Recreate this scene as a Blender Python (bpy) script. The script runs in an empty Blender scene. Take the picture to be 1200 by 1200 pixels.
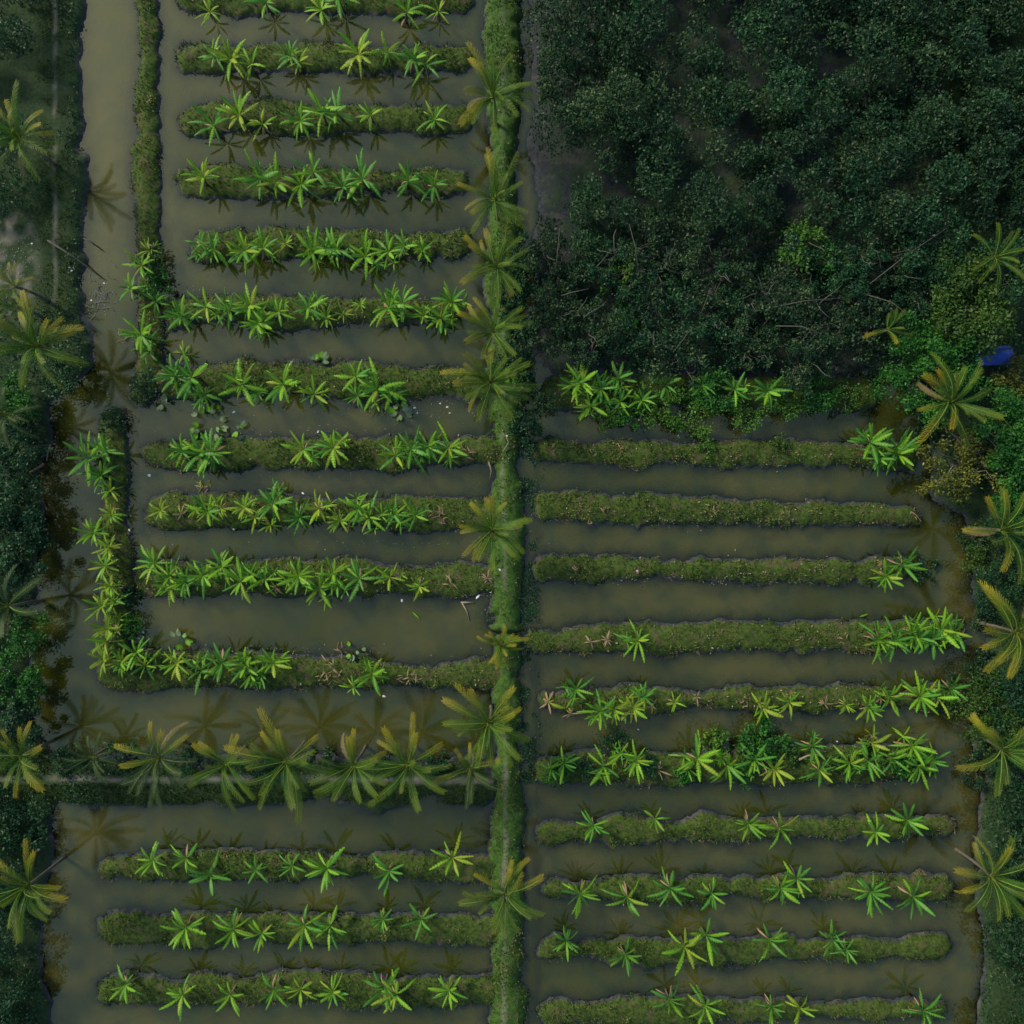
import bpy, math, random
import numpy as np
from mathutils import Vector, Matrix, Euler

# ------------------------------------------------------------------ camera, sky, sun, exposure
S = 0.085            # metres of ground per photo pixel
CAM_H = 75.0
sc = bpy.context.scene
cam_data = bpy.data.cameras.new('camera')
cam = bpy.data.objects.new('camera', cam_data)
sc.collection.objects.link(cam)
cam.location = (0, 0, CAM_H)
cam.rotation_euler = (0, 0, 0)
cam_data.sensor_fit = 'HORIZONTAL'
cam_data.angle = 2 * math.atan(600 * S / CAM_H)
cam_data.clip_end = 6000
sc.camera = cam

SUN_DIR = Vector((-0.66, 0.50, 0.52)).normalized()
world = bpy.data.worlds.new('World')
sc.world = world
world.use_nodes = True
wn = world.node_tree
sky = wn.nodes.new('ShaderNodeTexSky')
sky.sky_type = 'NISHITA'
sky.sun_disc = False
sky.sun_elevation = math.asin(SUN_DIR.z)
sky.sun_rotation = math.atan2(SUN_DIR.x, SUN_DIR.y) % (2 * math.pi)
sky.air_density = 1.0
sky.dust_density = 1.0
sky.ozone_density = 1.0
wn.links.new(sky.outputs[0], wn.nodes['Background'].inputs['Color'])
wn.nodes['Background'].inputs['Strength'].default_value = 0.10

sun_data = bpy.data.lights.new('sun', 'SUN')
sun_data.energy = 2.6
sun_data.angle = math.radians(12)
sun_data.color = (1.0, 0.89, 0.68)
sun = bpy.data.objects.new('sun', sun_data)
sc.collection.objects.link(sun)
sun.rotation_euler = SUN_DIR.to_track_quat('Z', 'Y').to_euler()
sun.location = (0, 0, 90)

sc.view_settings.view_transform = 'Standard'
sc.view_settings.look = 'None'
sc.view_settings.exposure = 0.98
sc.view_settings.gamma = 1.0
sc.render.engine = 'CYCLES'
sc.cycles.use_denoising = True
sc.cycles.max_bounces = 6
sc.cycles.transparent_max_bounces = 8
sc.cycles.diffuse_bounces = 3
sc.cycles.glossy_bounces = 2
sc.cycles.caustics_reflective = False
sc.cycles.caustics_refractive = False

rng = random.Random(7)
nrg = np.random.default_rng(7)
COL = sc.collection

# ------------------------------------------------------------------ helpers
def wx(px): return (px - 600.0) * S
def wy(py): return (600.0 - py) * S
def at(px, py, z=0.0):
    """ground position of something that stands z metres high and is seen at (px, py)"""
    k = (CAM_H - z) / CAM_H
    return wx(px) * k, wy(py) * k

def hash2(ix, iy, seed):
    n = (ix * 374761393 + iy * 668265263 + seed * 974634541) & 0x7fffffff
    n = ((n ^ (n >> 13)) * 1274126177) & 0x7fffffff
    return ((n ^ (n >> 16)) & 0xffff) / 65535.0

def vnoise(x, y, seed=0):
    ix = np.floor(x).astype(np.int64); iy = np.floor(y).astype(np.int64)
    fx = x - ix; fy = y - iy
    fx = fx * fx * (3 - 2 * fx); fy = fy * fy * (3 - 2 * fy)
    a = hash2(ix, iy, seed); b = hash2(ix + 1, iy, seed)
    c = hash2(ix, iy + 1, seed); d = hash2(ix + 1, iy + 1, seed)
    return (a + (b - a) * fx) * (1 - fy) + (c + (d - c) * fx) * fy

def fbm(x, y, scale, seed=0, octs=4):
    v = 0; amp = 0.5; f = 1.0 / scale
    for o in range(octs):
        v = v + amp * (vnoise(x * f + 31.7 * o, y * f - 17.3 * o, seed + o) - 0.5)
        amp *= 0.5; f *= 2.03
    return v * 2

def put(name, data, parent=None, loc=None, rot=None, scale=None):
    o = bpy.data.objects.new(name, data)
    COL.objects.link(o)
    if parent is not None: o.parent = parent
    if loc is not None: o.location = loc
    if rot is not None: o.rotation_euler = rot
    if scale is not None: o.scale = (scale, scale, scale) if isinstance(scale, (int, float)) else scale
    return o

def tag(o, label=None, cat=None, group=None, kind=None):
    if label: o['label'] = label
    if cat: o['category'] = cat
    if group: o['group'] = group
    if kind: o['kind'] = kind
    return o

def mesh(name, verts, faces, mat=None, smooth=False, attrs=None, mats=None, mat_idx=None):
    me = bpy.data.meshes.new(name)
    me.from_pydata(verts if isinstance(verts, list) else [tuple(v) for v in verts], [],
                   faces if isinstance(faces, list) else [tuple(f) for f in faces])
    if mats:
        for m in mats: me.materials.append(m)
        if mat_idx is not None: me.polygons.foreach_set('material_index', np.asarray(mat_idx, dtype=np.int32))
    elif mat: me.materials.append(mat)
    if smooth: me.polygons.foreach_set('use_smooth', np.ones(len(me.polygons), dtype=bool))
    for k, v in (attrs or {}).items():
        a = me.attributes.new(k, 'FLOAT', 'POINT')
        a.data.foreach_set('value', np.asarray(v, dtype=np.float32))
    me.update()
    return me

def np_mesh(name, V, F, mat, smooth=False, attrs=None):
    """fast mesh from numpy arrays: V (n,3), F (m,k)"""
    me = bpy.data.meshes.new(name)
    V = np.asarray(V, dtype=np.float32); F = np.asarray(F, dtype=np.int32)
    k = F.shape[1]
    me.vertices.add(len(V)); me.vertices.foreach_set('co', V.ravel())
    me.loops.add(F.size); me.loops.foreach_set('vertex_index', F.ravel())
    me.polygons.add(len(F))
    me.polygons.foreach_set('loop_start', np.arange(0, F.size, k, dtype=np.int32))
    me.polygons.foreach_set('loop_total', np.full(len(F), k, dtype=np.int32))
    if smooth: me.polygons.foreach_set('use_smooth', np.ones(len(F), dtype=bool))
    me.materials.append(mat)
    for kk, v in (attrs or {}).items():
        a = me.attributes.new(kk, 'FLOAT', 'POINT')
        a.data.foreach_set('value', np.asarray(v, dtype=np.float32))
    me.update(calc_edges=True)
    me.validate()
    return me

def tube(path, radii, sides=6):
    """verts, faces of a tapered tube along a list of Vectors"""
    V, F = [], []
    n = len(path)
    for i in range(n):
        d = (path[min(i + 1, n - 1)] - path[max(i - 1, 0)]).normalized()
        up = Vector((0, 0, 1)) if abs(d.z) < 0.9 else Vector((1, 0, 0))
        a = d.cross(up).normalized(); b = d.cross(a).normalized()
        for k in range(sides):
            t = 2 * math.pi * k / sides
            V.append(path[i] + (a * math.cos(t) + b * math.sin(t)) * radii[i])
    for i in range(n - 1):
        for k in range(sides):
            k2 = (k + 1) % sides
            F.append((i * sides + k, i * sides + k2, (i + 1) * sides + k2, (i + 1) * sides + k))
    F.append(tuple(range(sides))[::-1])
    F.append(tuple((n - 1) * sides + k for k in range(sides)))
    return [tuple(v) for v in V], F

# ------------------------------------------------------------------ materials
def new_mat(name):
    m = bpy.data.materials.new(name); m.use_nodes = True
    nt = m.node_tree; nt.nodes.clear()
    out = nt.nodes.new('ShaderNodeOutputMaterial')
    return m, nt, out

def nd(nt, t, **kw):
    n = nt.nodes.new(t)
    for k, v in kw.items():
        if k.startswith('i_'): n.inputs[k[2:].replace('_', ' ')].default_value = v
        else: setattr(n, k, v)
    return n

def mixc(nt, fac, a, b, blend='MIX'):
    n = nt.nodes.new('ShaderNodeMix'); n.data_type = 'RGBA'; n.blend_type = blend
    for sock, v in ((n.inputs[0], fac), (n.inputs[6], a), (n.inputs[7], b)):
        if hasattr(v, 'is_output'): nt.links.new(v, sock)
        elif isinstance(v, (int, float)): sock.default_value = v
        else: sock.default_value = (*v, 1)
    return n.outputs[2]

def ramp(nt, src, stops):
    n = nt.nodes.new('ShaderNodeValToRGB')
    e = n.color_ramp.elements
    while len(e) < len(stops): e.new(0.5)
    for el, (p, c) in zip(e, stops):
        el.position = p; el.color = (c, c, c, 1) if isinstance(c, (int, float)) else (*c, 1)
    nt.links.new(src, n.inputs[0])
    return n.outputs[0]

def noise(nt, vec, scale, detail=4, rough=0.55):
    n = nt.nodes.new('ShaderNodeTexNoise')
    n.inputs['Scale'].default_value = scale; n.inputs['Detail'].default_value = detail
    n.inputs['Roughness'].default_value = rough
    if vec is not None: nt.links.new(vec, n.inputs['Vector'])
    return n.outputs[0]

def attr(nt, name):
    n = nt.nodes.new('ShaderNodeAttribute'); n.attribute_name = name
    return n.outputs['Fac']

def geo_pos(nt):
    return nt.nodes.new('ShaderNodeNewGeometry').outputs['Position']

def math_n(nt, op, a, b=0.0, clamp=False):
    n = nt.nodes.new('ShaderNodeMath'); n.operation = op; n.use_clamp = clamp
    for s_, v in ((n.inputs[0], a), (n.inputs[1], b)):
        if hasattr(v, 'is_output'): nt.links.new(v, s_)
        else: s_.default_value = v
    return n.outputs[0]

def bumped(nt, height, strength, dist):
    b = nt.nodes.new('ShaderNodeBump'); b.inputs['Strength'].default_value = strength
    b.inputs['Distance'].default_value = dist
    nt.links.new(height, b.inputs['Height'])
    return b.outputs[0]

def finish_leaf(nt, out, color, rough, transl, spec=0.2):
    p = nt.nodes.new('ShaderNodeBsdfPrincipled')
    p.inputs['Roughness'].default_value = rough
    p.inputs['Specular IOR Level'].default_value = spec
    nt.links.new(color, p.inputs['Base Color'])
    t = nt.nodes.new('ShaderNodeBsdfTranslucent')
    tc = mixc(nt, 1.0, color, (1.0, 1.0, 0.55), 'MULTIPLY')
    nt.links.new(tc, t.inputs['Color'])
    mx = nt.nodes.new('ShaderNodeMixShader'); mx.inputs[0].default_value = transl
    nt.links.new(p.outputs[0], mx.inputs[1]); nt.links.new(t.outputs[0], mx.inputs[2])
    nt.links.new(mx.outputs[0], out.inputs['Surface'])

def big_leaf_mat(name, dark, light, rib, transl=0.30, rough=0.52):
    """leaf blade: per-leaf tint, pale midrib (attribute rib), tip browning (attribute tip)"""
    m, nt, out = new_mat(name)
    oi = nt.nodes.new('ShaderNodeObjectInfo')
    c = mixc(nt, oi.outputs['Random'], dark, light)
    nz = noise(nt, geo_pos(nt), 3.0, 2)
    c = mixc(nt, math_n(nt, 'MULTIPLY', nz, 0.45), c, tuple(x * 0.45 for x in dark))
    c = mixc(nt, attr(nt, 'rib'), c, rib)
    finish_leaf(nt, out, c, rough, transl)
    return m

def frond_mat(name, dark, light, tip, tip_amt):
    m, nt, out = new_mat(name)
    oi = nt.nodes.new('ShaderNodeObjectInfo')
    c = mixc(nt, oi.outputs['Random'], dark, light)
    c = mixc(nt, math_n(nt, 'MULTIPLY', attr(nt, 'tip'), tip_amt, True), c, tip)  # yellowed leaflet tips, with warm sunlight also put into their colour
    c = mixc(nt, attr(nt, 'rib'), c, (0.17, 0.21, 0.04))
    finish_leaf(nt, out, c, 0.5, 0.28, 0.15)
    return m

def foliage_mat(name, dark, light, accent=None, transl=0.25, rough=0.5):
    m, nt, out = new_mat(name)
    v = attr(nt, 'tint')
    if accent: c = ramp(nt, v, [(0.0, dark), (0.72, light), (1.0, accent)])
    else: c = ramp(nt, v, [(0.0, dark), (1.0, light)])
    finish_leaf(nt, out, c, rough, transl)
    return m

def plain_mat(name, c1, c2, scale=6, rough=0.8, spec=0.2):
    m, nt, out = new_mat(name)
    p = nt.nodes.new('ShaderNodeBsdfPrincipled')
    c = mixc(nt, ramp(nt, noise(nt, geo_pos(nt), scale, 4), [(0.35, 0.0), (0.65, 1.0)]), c1, c2)
    nt.links.new(c, p.inputs['Base Color'])
    p.inputs['Roughness'].default_value = rough
    p.inputs['Specular IOR Level'].default_value = spec
    nt.links.new(p.outputs[0], out.inputs['Surface'])
    return m

def earth_mat(name, grass_a, grass_b, soil, cover=0.5):
    """turf over mud: mud below and at the water line, worn path where the attribute says"""
    m, nt, out = new_mat(name)
    pos = geo_pos(nt)
    sep = nt.nodes.new('ShaderNodeSeparateXYZ'); nt.links.new(pos, sep.inputs[0])
    n1 = noise(nt, pos, 0.55, 5); n2 = noise(nt, pos, 3.2, 4, 0.65); n3 = noise(nt, pos, 1.3, 4, 0.6)
    g = mixc(nt, ramp(nt, n2, [(0.35, 0.0), (0.66, 1.0)]), grass_a, grass_b)
    sf = ramp(nt, n3, [(cover, 0.0), (cover + 0.14, 1.0)])
    g = mixc(nt, math_n(nt, 'MULTIPLY', sf, 0.8), g, soil)
    mud = mixc(nt, ramp(nt, n2, [(0.3, 0.0), (0.7, 1.0)]), (0.016, 0.021, 0.026), (0.044, 0.047, 0.050))
    mud = mixc(nt, ramp(nt, n1, [(0.54, 0.0), (0.66, 0.8)]), mud, (0.075, 0.065, 0.060))
    zj = math_n(nt, 'ADD', sep.outputs['Z'], math_n(nt, 'MULTIPLY', math_n(nt, 'SUBTRACT', n2, 0.5), 0.25))
    wet = ramp(nt, zj, [(0.10, 1.0), (0.24, 0.0)])
    c = mixc(nt, wet, g, mud)
    c = mixc(nt, attr(nt, 'path'), c, (0.16, 0.15, 0.12))
    p = nt.nodes.new('ShaderNodeBsdfPrincipled')
    nt.links.new(c, p.inputs['Base Color'])
    p.inputs['Roughness'].default_value = 0.9
    p.inputs['Specular IOR Level'].default_value = 0.15
    nt.links.new(bumped(nt, n2, 0.6, 0.12), p.inputs['Normal'])
    nt.links.new(p.outputs[0], out.inputs['Surface'])
    return m

def water_mat():
    m, nt, out = new_mat('pond_water')
    pos = geo_pos(nt)
    n1 = noise(nt, pos, 0.06, 3); n2 = noise(nt, pos, 0.35, 4, 0.6)
    c = mixc(nt, ramp(nt, n1, [(0.42, 0.0), (0.58, 1.0)]), (0.034, 0.037, 0.004), (0.060, 0.057, 0.014))
    c = mixc(nt, math_n(nt, 'MULTIPLY', ramp(nt, n2, [(0.44, 0.0), (0.66, 1.0)]), 0.75), c, (0.022, 0.033, 0.014))
    dep = math_n(nt, 'MAXIMUM', attr(nt, 'depth'), 0.0)
    turb = math_n(nt, 'SUBTRACT', 1.0, math_n(nt, 'POWER', 2.718, math_n(nt, 'MULTIPLY', dep, -3.4)))
    d = nt.nodes.new('ShaderNodeBsdfDiffuse'); nt.links.new(c, d.inputs['Color'])
    tr = nt.nodes.new('ShaderNodeBsdfTransparent'); tr.inputs['Color'].default_value = (0.80, 0.86, 0.84, 1)
    mx = nt.nodes.new('ShaderNodeMixShader')
    nt.links.new(turb, mx.inputs[0]); nt.links.new(tr.outputs[0], mx.inputs[1]); nt.links.new(d.outputs[0], mx.inputs[2])
    gl = nt.nodes.new('ShaderNodeBsdfGlossy'); gl.inputs['Roughness'].default_value = 0.06; gl.inputs['Color'].default_value = (1.0, 0.95, 0.55, 1)
    rip = noise(nt, pos, 1.6, 3, 0.6)
    nrm = bumped(nt, rip, 0.12, 0.03)
    nt.links.new(nrm, gl.inputs['Normal'])
    fr = nt.nodes.new('ShaderNodeFresnel'); fr.inputs['IOR'].default_value = 2.0
    nt.links.new(nrm, fr.inputs['Normal'])
    mx2 = nt.nodes.new('ShaderNodeMixShader')
    nt.links.new(fr.outputs[0], mx2.inputs[0]); nt.links.new(mx.outputs[0], mx2.inputs[1]); nt.links.new(gl.outputs[0], mx2.inputs[2])
    nt.links.new(mx2.outputs[0], out.inputs['Surface'])
    return m

M = {}
M['ground'] = earth_mat('bank_earth', (0.012, 0.030, 0.012), (0.030, 0.055, 0.018), (0.026, 0.032, 0.022), 0.55)
M['bed'] = earth_mat('bed_turf', (0.016, 0.036, 0.008), (0.058, 0.090, 0.013), (0.078, 0.062, 0.034), 0.53)
M['dike'] = earth_mat('dike_turf', (0.024, 0.056, 0.010), (0.046, 0.100, 0.016), (0.075, 0.066, 0.036), 0.56)
M['water'] = water_mat()
M['ban_bright'] = big_leaf_mat('banana_leaf_bright', (0.046, 0.190, 0.006), (0.120, 0.330, 0.008), (0.24, 0.42, 0.04))
M['ban_deep'] = big_leaf_mat('banana_leaf_deep', (0.020, 0.125, 0.010), (0.046, 0.220, 0.014), (0.13, 0.31, 0.05))
M['ban_yellow'] = big_leaf_mat('banana_leaf_yellowing', (0.090, 0.210, 0.006), (0.200, 0.320, 0.010), (0.32, 0.38, 0.05))
M['ban_dry'] = big_leaf_mat('banana_leaf_dry', (0.110, 0.070, 0.036), (0.240, 0.165, 0.090), (0.32, 0.24, 0.15), 0.12, 0.8)
M['stem'] = plain_mat('pseudostem', (0.075, 0.095, 0.035), (0.055, 0.045, 0.025), 8)
M['taro'] = big_leaf_mat('taro_leaf_pale', (0.100, 0.190, 0.075), (0.230, 0.320, 0.170), (0.30, 0.38, 0.22))
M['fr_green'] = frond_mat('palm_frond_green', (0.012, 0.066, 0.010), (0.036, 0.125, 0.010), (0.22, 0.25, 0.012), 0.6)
M['fr_gold_sunlit'] = frond_mat('palm_frond_golden_sunlit', (0.028, 0.090, 0.008), (0.070, 0.140, 0.010), (0.46, 0.33, 0.014), 0.85)  # yellow fronds, and the sunlit copy of the green ones
M['fr_dark'] = frond_mat('palm_frond_dark', (0.010, 0.040, 0.022), (0.028, 0.070, 0.022), (0.08, 0.10, 0.02), 0.5)
M['fr_dry'] = frond_mat('palm_frond_dry', (0.120, 0.085, 0.040), (0.200, 0.140, 0.070), (0.26, 0.20, 0.12), 0.8)
M['trunk'] = plain_mat('palm_trunk', (0.11, 0.095, 0.075), (0.055, 0.048, 0.038), 5)
M['bark'] = plain_mat('tree_bark', (0.080, 0.075, 0.062), (0.150, 0.140, 0.120), 4)
M['bark_dark'] = plain_mat('tree_bark_dark', (0.050, 0.046, 0.040), (0.090, 0.082, 0.070), 4)
M['fo_scrub'] = foliage_mat('scrub_leaves', (0.006, 0.030, 0.014), (0.024, 0.064, 0.022), (0.080, 0.120, 0.038))
M['fo_green'] = foliage_mat('green_leaves', (0.010, 0.060, 0.010), (0.030, 0.140, 0.016), (0.075, 0.22, 0.030))
M['fo_olive'] = foliage_mat('olive_leaves', (0.016, 0.050, 0.009), (0.048, 0.105, 0.014), (0.11, 0.165, 0.026))
M['fo_yellow'] = foliage_mat('yellowish_leaves', (0.040, 0.060, 0.010), (0.110, 0.125, 0.018), (0.20, 0.20, 0.035))
M['fo_bright'] = foliage_mat('bright_leaves', (0.026, 0.085, 0.012), (0.070, 0.170, 0.018), (0.16, 0.25, 0.035))
M['fo_dark'] = foliage_mat('dark_leaves', (0.006, 0.032, 0.014), (0.018, 0.070, 0.024), (0.036, 0.105, 0.030))
M['grass'] = foliage_mat('short_grass', (0.014, 0.036, 0.008), (0.064, 0.108, 0.012), (0.130, 0.115, 0.045), 0.2, 0.7)
M['weed'] = foliage_mat('weed_leaves', (0.016, 0.040, 0.010), (0.062, 0.115, 0.016), (0.17, 0.15, 0.05), 0.25)
M['debris'] = foliage_mat('edge_scraps', (0.05, 0.055, 0.055), (0.16, 0.16, 0.15), (0.36, 0.36, 0.34), 0.1)
M['scrap'] = foliage_mat('dry_leaf_scraps', (0.06, 0.045, 0.025), (0.15, 0.11, 0.065), (0.32, 0.26, 0.19), 0.1, 0.8)
M['litter'] = plain_mat('white_litter', (0.62, 0.64, 0.66), (0.45, 0.47, 0.50), 10, 0.6)
M['tarp'] = plain_mat('blue_tarpaulin', (0.004, 0.032, 0.22), (0.006, 0.050, 0.34), 1.2, 0.45, 0.4)
M['wood'] = plain_mat('driftwood', (0.14, 0.11, 0.08), (0.24, 0.20, 0.15), 6)
M['redwood'] = plain_mat('reddish_dead_wood', (0.13, 0.070, 0.050), (0.18, 0.12, 0.09), 6)
M['rubble'] = plain_mat('grey_rubble', (0.10, 0.10, 0.10), (0.19, 0.19, 0.19), 3)

# ------------------------------------------------------------------ land plan (photo pixels on the ground plane)
# bed: key -> (name for labels, spine [(px, py, half width px)], crest height m)
BEDS = {}
def bed(key, words, spine, top=0.55, mat='bed'):
    BEDS[key] = dict(words=words, spine=[(wx(a), wy(b), w * S) for a, b, w in spine], top=top, mat=mat)

ORD = ['first', 'second', 'third', 'fourth', 'fifth', 'sixth', 'seventh', 'eighth', 'ninth', 'tenth', 'eleventh',
       'twelfth', 'thirteenth', 'fourteenth', 'fifteenth', 'sixteenth', 'seventeenth', 'eighteenth', 'nineteenth',
       'twentieth', 'twenty-first', 'twenty-second', 'twenty-third', 'twenty-fourth', 'twenty-fifth', 'twenty-sixth']
bed('L7', 'the foot of the L-shaped bed', [(137, 786, 22), (300, 785, 22), (440, 789, 18), (592, 793, 16)])
bed('V2', 'the upright arm of the L-shaped bed', [(135, 492, 14), (136, 620, 15), (136, 782, 22)])
LROWS = [(678, 177, 588, 20), (600, 192, 590, 19), (530, 188, 588, 18), (447, 204, 590, 21), (365, 208, 530, 17),
         (286, 240, 535, 17), (212, 222, 540, 18), (140, 226, 540, 18), (68, 222, 540, 18), (0, 224, 540, 18)]
for i, (y, x0, x1, hw) in enumerate(LROWS):
    bed('L%d' % (6 - i), ORD[i] + ' left bed above the L-shaped one',
        [(x0, y + 1, hw), (x0 + (x1 - x0) * .35, y - 1, hw + 1), (x0 + (x1 - x0) * .7, y + 2, hw), (x1, y + 1, hw - 2)])
bed('V1', 'the upper left upright bed', [(172, -20, 15), (175, 120, 16), (173, 300, 17), (174, 400, 18), (170, 462, 18)])
bed('R0', 'the bushy bed at the wood edge', [(655, 459, 20), (830, 458, 22), (1010, 462, 19)])
RROWS = [[(640, 530, 14), (840, 530, 15), (1060, 535, 13)],
         [(640, 592, 15), (750, 597, 18), (880, 600, 15), (1070, 605, 11)],
         [(640, 667, 14), (850, 666, 15), (1052, 667, 13)],
         [(632, 753, 15), (780, 749, 17), (900, 745, 17), (1115, 745, 15)],
         [(640, 822, 14), (860, 819, 14), (1120, 818, 14)],
         [(640, 903, 18), (860, 900, 20), (1085, 893, 20)],
         [(645, 972, 15), (860, 970, 15), (1105, 966, 14)],
         [(645, 1042, 15), (860, 1040, 15), (1100, 1040, 14)],
         [(645, 1112, 15), (860, 1112, 15), (1100, 1108, 14)],
         [(645, 1185, 15), (860, 1183, 15), (1100, 1182, 14)]]
for i, sp in enumerate(RROWS):
    bed('R%d' % (i + 1), ORD[i] + ' right bed below the bushy one', sp)
for i, y in enumerate((1015, 1088, 1160)):
    bed('B%d' % (i + 1), ORD[i] + ' left bed below the bottom bank', [(130, y, 17), (340, y - 1, 18), (590, y + 1, 16)])
bed('D', 'the dike', [(590, -30, 20), (590, 300, 20), (593, 480, 18), (595, 600, 18), (594, 740, 17), (596, 918, 17), (594, 1240, 18)], 0.95, 'dike')

def seg_dist(X, Y, sp):
    best = None
    for (x0, y0, w0), (x1, y1, w1) in zip(sp[:-1], sp[1:]):
        dx, dy = x1 - x0, y1 - y0
        L2 = dx * dx + dy * dy
        t = np.clip(((X - x0) * dx + (Y - y0) * dy) / L2, 0, 1)
        d = np.hypot(X - (x0 + t * dx), Y - (y0 + t * dy)) - (w0 + (w1 - w0) * t)
        best = d if best is None else np.minimum(best, d)
    return best

def bank_profile(d, top, X, Y, seed):
    d = d + 0.95 * fbm(X, Y, 3.8, seed, 3) + 0.42 * fbm(X, Y, 0.9, seed + 9, 3) + 0.16 * fbm(X, Y, 0.3, seed + 13, 2)
    inside = top * (1 - np.exp(np.minimum(d, 0) / 0.55)) + 0.10 * fbm(X, Y, 1.1, seed + 5, 3) * np.clip(-d / 0.8, 0, 1)
    return np.where(d < 0, inside, -0.42 * d)

def bed_height(key, X, Y):
    b = BEDS[key]
    seed = sum(map(ord, key)) * 7
    h = bank_profile(seg_dist(X, Y, b['spine']), b['top'], X, Y, seed)
    if key == 'D':     # the shallow cut across the dike beside the small palm
        h = h - 0.75 * np.exp(-((Y - wy(742)) / 0.28) ** 2)
    return h

def poly(pts): return [(wx(a), wy(b)) for a, b in pts]
BANKS = {
    'left': poly([(-200, -150), (98, -150), (96, 120), (99, 282), (97, 372), (112, 400), (108, 428), (62, 480), (52, 560), (48, 640),
                  (42, 700), (36, 780), (38, 850), (70, 884), (180, 890), (320, 886), (450, 892), (560, 888), (580, 925), (566, 945),
                  (400, 940), (200, 944), (70, 942), (55, 1010), (50, 1100), (62, 1350), (-200, 1350)]),
    'right': poly([(1400, -150), (1120, -150), (1100, 280), (1066, 380), (1060, 470), (1085, 510), (1092, 575), (1130, 600), (1140, 650),
                   (1142, 700), (1152, 760), (1140, 800), (1146, 860), (1150, 918), (1140, 1000), (1150, 1120), (1130, 1350), (1400, 1350)]),
    'wood': poly([(620, -150), (1140, -150), (1110, 280), (1075, 380), (1050, 442), (900, 447), (760, 444), (650, 440), (632, 420), (628, 300)]),
}
def poly_sd(X, Y, P):
    d = np.full(X.shape, 1e9); inside = np.zeros(X.shape, dtype=bool)
    for (x0, y0), (x1, y1) in zip(P, P[1:] + P[:1]):
        dx, dy = x1 - x0, y1 - y0
        t = np.clip(((X - x0) * dx + (Y - y0) * dy) / (dx * dx + dy * dy), 0, 1)
        d = np.minimum(d, np.hypot(X - (x0 + t * dx), Y - (y0 + t * dy)))
        if dy != 0:
            c = ((y0 <= Y) & (Y < y1)) | ((y1 <= Y) & (Y < y0))
            inside ^= c & (X < x0 + (Y - y0) / dy * dx)
    return np.where(inside, -d, d)

def ground_height(X, Y):
    h = -0.95 + 0.15 * fbm(X, Y, 4, 3)
    # silted shallows between the dike and the right ponds
    h = h + 0.80 * np.clip(1.15 - np.abs(X - wx(629)) / 1.5 + 0.5 * fbm(X, Y, 2.2, 43, 3), 0, 1) * (Y < wy(470))
    for k, top, seed in (('left', 0.6, 11), ('right', 0.6, 23), ('wood', 0.16, 37)):
        h = np.maximum(h, np.maximum(bank_profile(poly_sd(X, Y, BANKS[k]) + 1.1 * fbm(X, Y, 4.5, seed + 3, 3), top, X, Y, seed), -0.95))
    return np.where((np.abs(X) > 66) | (np.abs(Y) > 66), np.maximum(h, 0.4), h)

def any_height(x, y):
    X = np.array([float(x)]); Y = np.array([float(y)])
    h = ground_height(X, Y)
    for k in BEDS: h = np.maximum(h, bed_height(k, X, Y))
    return float(h[0])

# ------------------------------------------------------------------ ground, water, beds
fine = np.arange(-70, 70.01, 0.36)
far = np.array([75, 90, 130, 220, 450, 1000, 2200.])
ax = np.concatenate([-far[::-1], fine, far])
GX, GY = np.meshgrid(ax, ax)
GH = ground_height(GX, GY)
GH = np.where((np.abs(GX) > 71) | (np.abs(GY) > 71), 0.4 + 0 * GH, GH)
n = len(ax)
ii = np.arange(n * n).reshape(n, n)
F = np.stack([ii[:-1, :-1].ravel(), ii[:-1, 1:].ravel(), ii[1:, 1:].ravel(), ii[1:, :-1].ravel()], 1)
def strip(X, Y, pts, w):
    d = seg_dist(X, Y, [(wx(a), wy(b), 0) for a, b in pts])
    d = d + 0.35 * fbm(X, Y, 1.2, 77, 3)
    return np.clip(1.2 - d / w, 0, 1)
pathv = np.maximum(strip(GX, GY, [(-60, 911), (60, 909), (200, 912), (330, 908), (450, 911), (575, 914)], 0.30) * np.clip(0.6 + 1.6 * fbm(GX, GY, 3, 5), 0.1, 0.9),
                   strip(GX, GY, [(68, -60), (68, 200), (69, 300), (66, 372)], 0.16) * np.clip(0.5 + 1.5 * fbm(GX, GY, 2.0, 15), 0, 0.75))
pathv = np.maximum(pathv, np.clip(2.2 - 2 * np.hypot((GX - wx(16)) / 3.2, (GY - wy(310)) / 6.5), 0, 1) * np.clip(0.25 + 1.8 * fbm(GX, GY, 0.9, 8), 0, 0.7))
g = put('ground', np_mesh('ground', np.stack([GX.ravel(), GY.ravel(), GH.ravel()], 1), F, M['ground'], True, {'path': pathv.ravel()}))
tag(g, kind='structure')

wax = np.arange(-68, 68.01, 0.27)
WX, WY = np.meshgrid(wax, wax)
TH = ground_height(WX, WY)
for k in BEDS: TH = np.maximum(TH, bed_height(k, WX, WY))
n = len(wax)
ii = np.arange(n * n).reshape(n, n)
keep = (np.minimum(np.minimum(TH[:-1, :-1], TH[:-1, 1:]), np.minimum(TH[1:, 1:], TH[1:, :-1])) < 0.06).ravel()
F = np.stack([ii[:-1, :-1].ravel(), ii[:-1, 1:].ravel(), ii[1:, 1:].ravel(), ii[1:, :-1].ravel()], 1)[keep]
wtr = put('water', np_mesh('water', np.stack([WX.ravel(), WY.ravel(), np.zeros(n * n)], 1), F, M['water'], True, {'depth': (-TH).ravel()}))
tag(wtr, kind='structure')

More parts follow.
